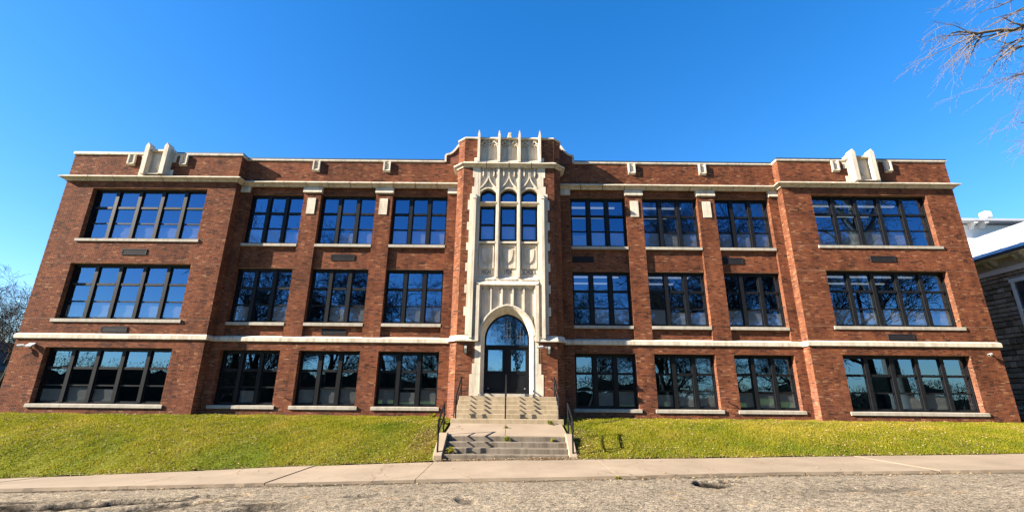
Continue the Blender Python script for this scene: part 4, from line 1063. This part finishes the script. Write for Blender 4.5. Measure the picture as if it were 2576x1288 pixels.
def weed(x, y, z, label, seed, n=26, s=0.16):
    r = random.Random(seed); mb = MB()
    for k in range(n):
        a = r.uniform(0, 6.28); l = r.uniform(0.4, 1) * s; h = r.uniform(0.2, 1.0) * s; w = 0.028
        bx, by = x + r.uniform(-.05, .05), y + r.uniform(-.03, .03)
        tx, ty = bx + math.cos(a) * l, by + math.sin(a) * l; nx_, ny_ = -math.sin(a) * w, math.cos(a) * w
        mb.add([(bx, by, z), ((bx + tx) / 2 + nx_, (by + ty) / 2 + ny_, z + h), (tx, ty, z + h * 0.8), ((bx + tx) / 2 - nx_, (by + ty) / 2 - ny_, z + h)], [(0, 1, 2, 3)])
    o = mb.build('weed', 'grass'); tag(o, label, 'weed', 'weeds around the steps')
weed(0.08, -4.34 - 0.10, -1.28, 'leafy weed in the middle joint of the lower steps', 1)
weed(-1.55, -5.1, -1.56, 'weed in the left corner of the lower steps', 2, 30, 0.2)
weed(1.45, -4.42, -1.28, 'small weed on the lower steps near the right end', 3, 16, 0.10)
weed(0.03, -3.2, -1.0, 'weed sprouting from the crack in the landing', 4, 22, 0.10)
weed(1.55, -2.62, -0.88, 'weed at the right foot of the upper steps', 5, 22, 0.14)
weed(-2.25, -2.3, -0.95, 'bushy weed beside the left end of the upper steps', 6, 90, 0.30)
weed(-2.9, -0.3, -0.86, 'low weed against the brick left of the tower', 7, 70, 0.24)
weed(2.62, -8.16, -1.72, 'green weed in the sidewalk joint at the road edge', 8, 22, 0.07)

# ================================================================== bare trees
def grow(seed, height_, spread, r0, levels=5, lean=(0, 0), first=0.25, kids=(5, 8), droop=0.0):
    """returns list of (points, radii) polylines"""
    R = random.Random(seed); out = []
    def branch(p, d, L, r, lev):
        n = 6 if lev < 2 else (5 if lev < 4 else 3)
        pts = [Vector(p)]; rad = [r]; dd = Vector(d).normalized()
        for i in range(n):
            w = 0.16 + 0.10 * lev
            dd = (dd + Vector((R.uniform(-w, w), R.uniform(-w, w), R.uniform(-w, w) * 0.8 + (0.06 if lev < 3 else -droop)))).normalized()
            pts.append(pts[-1] + dd * (L / n)); rad.append(max(0.016, r * (1 - 0.8 * (i + 1) / n)))
        out.append((pts, rad))
        if lev >= levels: return
        nk = R.randint(*kids) if lev < levels - 1 else R.randint(4, 7)
        for k in range(nk):
            t = R.uniform(first if lev == 0 else 0.2, 0.98); i = min(n - 1, int(t * n)); f = t * n - i
            q = pts[i].lerp(pts[i + 1], f); rr_ = rad[i] + (rad[i + 1] - rad[i]) * f
            dloc = (pts[i + 1] - pts[i]).normalized()
            ax = Vector((R.uniform(-1, 1), R.uniform(-1, 1), R.uniform(-0.4, 0.6))).normalized()
            side = (ax - dloc * ax.dot(dloc)).normalized(); ang = R.uniform(0.45, 1.0)
            nd = dloc * math.cos(ang) + side * math.sin(ang)
            branch(q, nd, L * R.uniform(0.42, 0.68) * (spread if lev == 0 else 1), rr_ * R.uniform(0.45, 0.7), lev + 1)
    branch((0, 0, 0), (lean[0], lean[1], 1), height_, r0, 0)
    return out
def tubes_mesh(name, lst, mat):
    V = []; Fq = []
    for pts, rad in lst:
        n = 7 if rad[0] > 0.08 else (4 if rad[0] > 0.02 else 3); base = len(V)
        for i, p in enumerate(pts):
            d = (pts[min(i + 1, len(pts) - 1)] - pts[max(i - 1, 0)]).normalized(); up = Vector((0, 0, 1)) if abs(d.z) < 0.9 else Vector((1, 0, 0))
            a = d.cross(up).normalized(); b = d.cross(a)
            for k in range(n):
                t = 6.2832 * k / n; V.append(p + a * (math.cos(t) * rad[i]) + b * (math.sin(t) * rad[i]))
        for i in range(len(pts) - 1):
            for k in range(n):
                Fq.append((base + i * n + k, base + i * n + (k + 1) % n, base + (i + 1) * n + (k + 1) % n, base + (i + 1) * n + k))
    return mesh_np(name, np.array([v[:] for v in V]), Fq, mat, smooth=True)
def tree_meshes(seed, h, spread, r0, mat='bark', **k):
    L = grow(seed, h, spread, r0, **k)
    return tubes_mesh('trunk', L[:1], mat), tubes_mesh('crown', L[1:], mat)
def tree(name, ms, loc, rz, sc, label, group=None):
    o = empty(name, loc, label, 'tree', group); o.rotation_euler = (0, 0, rz); o.scale = (sc,) * 3
    link('trunk', ms[0], o); link('crown', ms[1], o); return o
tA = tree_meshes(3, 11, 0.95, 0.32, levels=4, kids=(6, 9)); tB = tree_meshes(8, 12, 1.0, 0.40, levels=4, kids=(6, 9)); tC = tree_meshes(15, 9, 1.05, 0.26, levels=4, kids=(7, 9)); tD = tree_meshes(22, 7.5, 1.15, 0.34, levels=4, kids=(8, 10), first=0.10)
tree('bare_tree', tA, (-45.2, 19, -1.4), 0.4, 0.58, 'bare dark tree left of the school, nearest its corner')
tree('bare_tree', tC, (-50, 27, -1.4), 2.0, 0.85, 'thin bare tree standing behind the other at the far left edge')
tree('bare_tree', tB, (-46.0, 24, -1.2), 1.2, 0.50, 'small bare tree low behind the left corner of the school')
# street trees behind the viewer, seen only as reflections in the windows
for i, (ms, x, y, rz, s, lab) in enumerate((
        (tB, -30, -33, 0.3, 1.15, 'large bare tree across the street reflected in the left wing'),
        (tA, -19, -30, 1.9, 1.1, 'bare tree across the street reflected in the left bays'),
        (tC, -12.5, -31, 2.9, 1.2, 'slim bare tree across the street reflected left of the tower'),
        (tB, 0.6, -32, 4.0, 0.85, 'bare tree across the street reflected in the doors'),
        (tA, 15.5, -29, 5.0, 1.25, 'bare tree across the street reflected in the right bays'),
        (tB, 23.5, -31, 0.9, 1.35, 'big bare tree across the street reflected right of the bays'),
        (tC, 32, -28, 3.6, 1.45, 'slim bare tree across the street reflected in the right wing'),
        (tD, -35, -40, 1.0, 1.2, 'low spreading bare tree reflected in the far left windows'),
        (tD, -24.5, -36, 2.2, 1.1, 'low spreading bare tree reflected in the left wing'),
        (tD, -8.5, -38, 3.1, 1.0, 'low spreading bare tree reflected left of the doors'),
        (tD, 8.5, -36, 0.4, 1.1, 'low spreading bare tree reflected right of the doors'),
        (tD, 19.5, -38, 5.4, 1.15, 'low spreading bare tree reflected in the right bays'),
        (tD, 28, -36, 4.4, 1.2, 'low spreading bare tree reflected in the right wing'),
        (tD, 37.5, -39, 2.7, 1.25, 'low spreading bare tree reflected in the far right windows'),
        (tA, 42, -33, 0.2, 1.4, 'far right bare tree across the street reflected in the right wing'))):
    tree('bare_tree', ms, (x, y, float(z_front(x)) - 0.1), rz, s, lab, 'trees across the street')
# pale overhanging tree at the right; only its outer boughs enter the picture
def guided(seed, limbs, twig):
    R = random.Random(seed); out = []
    def twigs(p, d, L, r, lev):
        n = 5; pts = [Vector(p)]; rad = [r]; dd = Vector(d).normalized()
        for i in range(n):
            w = 0.22
            dd = (dd + Vector((R.uniform(-w, w), R.uniform(-w, w), R.uniform(-w, w) - 0.05))).normalized()
            pts.append(pts[-1] + dd * (L / n)); rad.append(max(0.0035, r * (1 - 0.75 * (i + 1) / n)))
        out.append((pts, rad))
        if lev == 0: return
        for k in range(R.randint(3, 5)):
            i = R.randint(0, n - 1); q = pts[i].lerp(pts[i + 1], R.random()); dl = (pts[i + 1] - pts[i]).normalized()
            ax = Vector((R.uniform(-1, 0.5), R.uniform(-0.8, 0.8), R.uniform(-0.9, 0.4))).normalized(); nd = dl * 0.75 + ax * 0.6
            twigs(q, nd, L * R.uniform(0.4, 0.65), rad[i] * 0.55, lev - 1)
    for li, (pts, r0, r1) in enumerate(limbs):
        P = [Vector(p) for p in pts]; fine = []
        for a, b in zip(P[:-1], P[1:]):
            for k in range(4): fine.append(a.lerp(b, k / 4) + Vector((R.uniform(-1, 1), R.uniform(-1, 1), R.uniform(-1, 1))) * 0.06)
        fine.append(P[-1]); m_ = len(fine); rad = [r0 + (r1 - r0) * i / (m_ - 1) for i in range(m_)]
        out.append((fine, rad))
        for i in range(2, m_ - 1):
            dl = (fine[i + 1] - fine[i]).normalized()
            for k in range(2 if li == 0 else 1):
                ax = Vector((R.uniform(-1, 0.2), R.uniform(-1, 1), R.uniform(-1.0, 0.5))).normalized()
                twigs(fine[i].lerp(fine[i + 1], R.random()), dl * 0.8 + ax * 0.75, R.uniform(0.9, 2.0), max(0.010, rad[i] * 0.55), 2)
    return out
ty = -6.3
trunk = [([Vector((21.6, ty, -1.5)), Vector((21.5, ty, 2)), Vector((21.4, ty, 5.5)), Vector((21.2, ty, 9)), Vector((21.3, ty, 13)), Vector((21.5, ty, 17))], [0.42, 0.34, 0.30, 0.25, 0.16, 0.05])]
limbs = [([(21.2, ty, 9.4), (20.3, ty, 11.6), (18.7, ty, 12.75), (16.9, ty + .1, 12.55), (15.6, ty, 12.40)], 0.13, 0.022),
         ([(21.3, ty, 11.2), (20.2, ty, 13.2), (18.4, ty - .2, 14.2), (16.9, ty - .3, 13.95)], 0.10, 0.03),
         ([(21.2, ty, 9.0), (20.2, ty + .3, 10.6), (19.0, ty + .5, 11.4), (17.9, ty + .5, 11.0)], 0.07, 0.016),
         ([(21.3, ty, 6.6), (20.3, ty, 8.4), (19.1, ty, 9.7), (18.0, ty, 9.85)], 0.09, 0.018),
         ([(21.3, ty, 5.6), (20.2, ty, 7.3), (18.9, ty, 8.6), (17.9, ty, 8.7)], 0.07, 0.015),
         ([(21.4, ty, 13), (20.4, ty, 15), (19.2, ty, 16.2), (17.4, ty, 16)], 0.09, 0.02),
         ([(21.3, ty, 9.5), (22.6, ty + .5, 11.5), (24.5, ty + 1, 13)], 0.11, 0.02), ([(21.4, ty, 7.5), (22.3, ty - 1, 9.5), (23.4, ty - 2, 11)], 0.10, 0.02), ([(21.4, ty, 12), (22.4, ty, 14.5), (23.2, ty, 16.5)], 0.10, 0.02)]
po = empty('bare_tree', (0, 0, 0), 'pale bare tree whose lit boughs hang in at the upper right', 'tree')
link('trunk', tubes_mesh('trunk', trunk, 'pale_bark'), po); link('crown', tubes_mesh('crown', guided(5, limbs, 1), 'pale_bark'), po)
# far wooded ridge behind the viewer, one dark mass in the reflections
r = np.random.default_rng(77); n = 200000
def wood_h(x): return np.interp(x, [-150, -40, 20, 60, 150], [9.0, 8.6, 6.4, 5.6, 5.6]) + 6.0 * (fbm(x + 200, x * 0, 0.07, 15) - 0.45) + 4.0 * (fbm(x + 200, x * 0, 0.35, 16) - 0.45)
x = r.uniform(-150, 150, n); y = -85 - r.uniform(0, 6, n); z = -2.5 + wood_h(x) * (1.12 - 0.9 * r.random(n) ** 0.75)
s = r.uniform(0.05, 0.16, n); V = np.stack([x, y, z], 1)[:, None, :] + r.normal(0, 1, (n, 3, 3)) * s[:, None, None] * np.array([0.6, 0.5, 1.2])
bx = np.linspace(-160, 160, 600); bz = -2.5 + wood_h(bx) * 0.82; m0 = 3 * n
V = np.concatenate([V.reshape(-1, 3), np.stack([bx, bx * 0 - 91.5, bx * 0 - 3.5], 1), np.stack([bx, bx * 0 - 92, bz], 1)])
k = np.arange(599) + m0; Ft = np.concatenate([np.arange(3 * n).reshape(-1, 3), np.stack([k, k + 1, k + 601], 1), np.stack([k, k + 601, k + 600], 1)])
MATS['wood_far'] = simple('wood_far', (0.03, 0.032, 0.022), 0.95, 0.05, 0.4, 0.4)
fw = link('far_wood', mesh_np('far_wood', V, Ft, 'wood_far')); tag(fw, 'dark wooded ridge across the street seen in the window reflections', 'wood', kind='stuff')

# ================================================================== neighbouring stone building, right
nb = empty('stone_building', (25.6, 0, -0.8), 'grey rubble-stone building with white bracketed eaves right of the school', 'building'); nb.location = (0, 0, 0)
XN = 25.6
core = MB().box(XN + 0.06, 40, -6, 12, -1.2, 6.35); core.build('wall', 'mortar', nb) if False else None
wallb = MB().box(XN + 0.05, 40, -6, 22, -1.4, 6.4).build('wall', 'soil', nb)
sr = random.Random(12); stones = []; z = -1.1
while z < 6.3:
    h = sr.uniform(0.20, 0.34); y = 0.2 + sr.uniform(-0.3, 0)
    while y < 9.5:
        L = sr.uniform(0.28, 0.72)
        if not (2.5 < y + L / 2 < 3.25 and 3.0 < z < 5.9) and not (5.6 < y + L / 2 < 6.7 and 3.0 < z < 5.9): stones.append((y, y + L - 0.025, z, min(z + h, 6.38) - 0.022, sr.random()))
        y += L
    z += h
sc_ = {}
def rubble(y0, y1, z0, z1, t, rr):
    d = 0.05; j = lambda: rr.uniform(-0.014, 0.014)
    pts = [(XN - d * rr.uniform(.5, 1.2), y0 + .02 + j(), z0 + .02 + j()), (XN - d * rr.uniform(.5, 1.2), y1 - .02 + j(), z0 + .02 + j()), (XN - d * rr.uniform(.5, 1.2), y1 - .02 + j(), z1 - .02 + j()), (XN - d * rr.uniform(.5, 1.2), y0 + .02 + j(), z1 - .02 + j()),
           (XN + .06, y0, z0), (XN + .06, y1, z0), (XN + .06, y1, z1), (XN + .06, y0, z1)]
    return pts, [(0, 3, 2, 1), (0, 1, 5, 4), (1, 2, 6, 5), (2, 3, 7, 6), (3, 0, 4, 7)]
stones.sort(key=lambda s_: s_[0])
for i, st in enumerate(stones[:300]):
    v, f = rubble(*st, sr); link('stone', mesh_np('stone', v, f, 'rubble_stone', [st[4]] * 5), wallb)
if len(stones) > 300:
    V = []; Fq = []; T = []
    for st in stones[300:]:
        v, f = rubble(*st, sr); b0 = len(V); V += v; Fq += [tuple(b0 + i for i in q_) for q_ in f]; T += [st[4]] * 5
    o = link('stone_field', mesh_np('stone_field', V, Fq, 'rubble_stone', T), wallb); tag(o, kind='stuff')
for yc in (2.87, 6.15):
    w = MB(); w.box(XN - 0.10, XN + 0.06, yc - 0.42, yc - 0.30, 3.0, 5.8); w.box(XN - 0.10, XN + 0.06, yc + 0.30, yc + 0.42, 3.0, 5.8); w.box(XN - 0.12, XN + 0.06, yc - 0.46, yc + 0.46, 5.8, 5.98); w.box(XN - 0.14, XN + 0.06, yc - 0.46, yc + 0.46, 2.86, 3.0)
    w.box(XN - 0.04, XN + 0.02, yc - 0.30, yc + 0.30, 4.36, 4.42)
    wo_ = w.build('window', 'white_paint', nb)
    box('pane', 'arch_glass', wo_, XN - 0.02, XN + 0.0, yc - 0.30, yc + 0.30, 3.0, 4.36); box('pane', 'arch_glass', wo_, XN - 0.02, XN + 0.0, yc - 0.30, yc + 0.30, 4.42, 5.8)
box('frieze', 'white_paint', nb, XN - 0.10, XN + 0.3, -6.2, 13, 6.38, 6.62); box('frieze', 'cream_paint', nb, XN - 0.05, XN + 0.3, -6.2, 13, 6.62, 7.12)
box('eave', 'white_paint', nb, XN - 0.62, XN + 0.3, -6.6, 13, 7.12, 7.20); box('gutter', 'flashing', nb, XN - 0.70, XN - 0.60, -6.6, 13, 7.14, 7.27)
for k in range(12):
    for d_ in (0, 0.32):
        y = -5.4 + k * 1.5 + d_
        MB().prism_y([(XN - 0.50, 7.11), (XN - 0.50, 7.0), (XN - 0.36, 6.96), (XN - 0.30, 6.82), (XN - 0.14, 6.80), (XN - 0.07, 6.70), (XN - 0.05, 7.11)], y, y + 0.14).build('eave_bracket', 'cream_paint', nb)
rf = MB(); sl = 0.46
rf.add([(XN - 0.62, -6.6, 7.22), (XN - 0.62, 13, 7.22), (34.5, 13, 7.22 + sl * (34.5 - XN + .62)), (34.5, -6.6 + 5, 7.22 + sl * (34.5 - XN + .62)), (44, -6.6, 7.22), (44, 13, 7.22)], [(0, 3, 2, 1), (0, 4, 3), (3, 4, 5, 2)])
rfo = rf.build('roof', 'white_roof', nb)
for k in range(14):
    y = -1 + k * 1.0
    MB().add([], []) ; MB().tube([(XN - 0.6, y, 7.235), (34.4, y, 7.235 + sl * (34.4 - XN + .6))], 0.018, 4).build('roof_seam', 'white_roof', rfo)
box('upper_wall', 'white_paint', nb, 27.5, 46, 13.0, 22, 6, 12.75)
up = MB(); up.prism_x([(12.35, 12.85), (12.35, 12.98), (14.5, 13.85), (14.5, 12.85)], 26.8, 47); upo = up.build('upper_roof', 'white_roof', nb)
for k in range(4):
    z = 13.05 + 0.18 * k; y = 12.38 + (z - 12.98) * 2.15 / 0.87
    box('roof_course', 'white_roof', upo, 26.8, 47, y - 0.03, y + 0.05, z - 0.03, z + 0.05)
for x in (30.2, 33.0, 34.4, 35.2, 38, 41):
    MB().prism_x([(12.40, 12.84), (12.40, 12.70), (12.70, 12.62), (12.80, 12.40), (12.99, 12.36), (12.99, 12.84)], x, x + 0.26).build('eave_bracket', 'white_paint', nb)
MB().box(36.3, 36.85, 13.2, 13.8, 13.45, 14.0).build('roof_vent', 'white_paint', nb, bevel=0.08)
# small house at the far left
hs = empty('house', (-52, 27, -1.5), 'dark small house just visible at the left edge behind the school', 'house'); hs.location = (0, 0, 0)
box('wall', 'dark_siding', hs, -60, -49.6, 26, 34, -2, 1.9)
MB().prism_y([(-60.6, 1.95), (-49.0, 1.95), (-54.8, 5.2)], 25.4, 34.6).build('roof', 'shingle', hs)
box('eave_board', 'white_paint', hs, -60.6, -49.0, 25.33, 25.39, 1.74, 1.94)
for x in (-57, -53): box('window', 'white_paint', hs, x, x + 1.1, 25.93, 25.99, 0, 1.3)
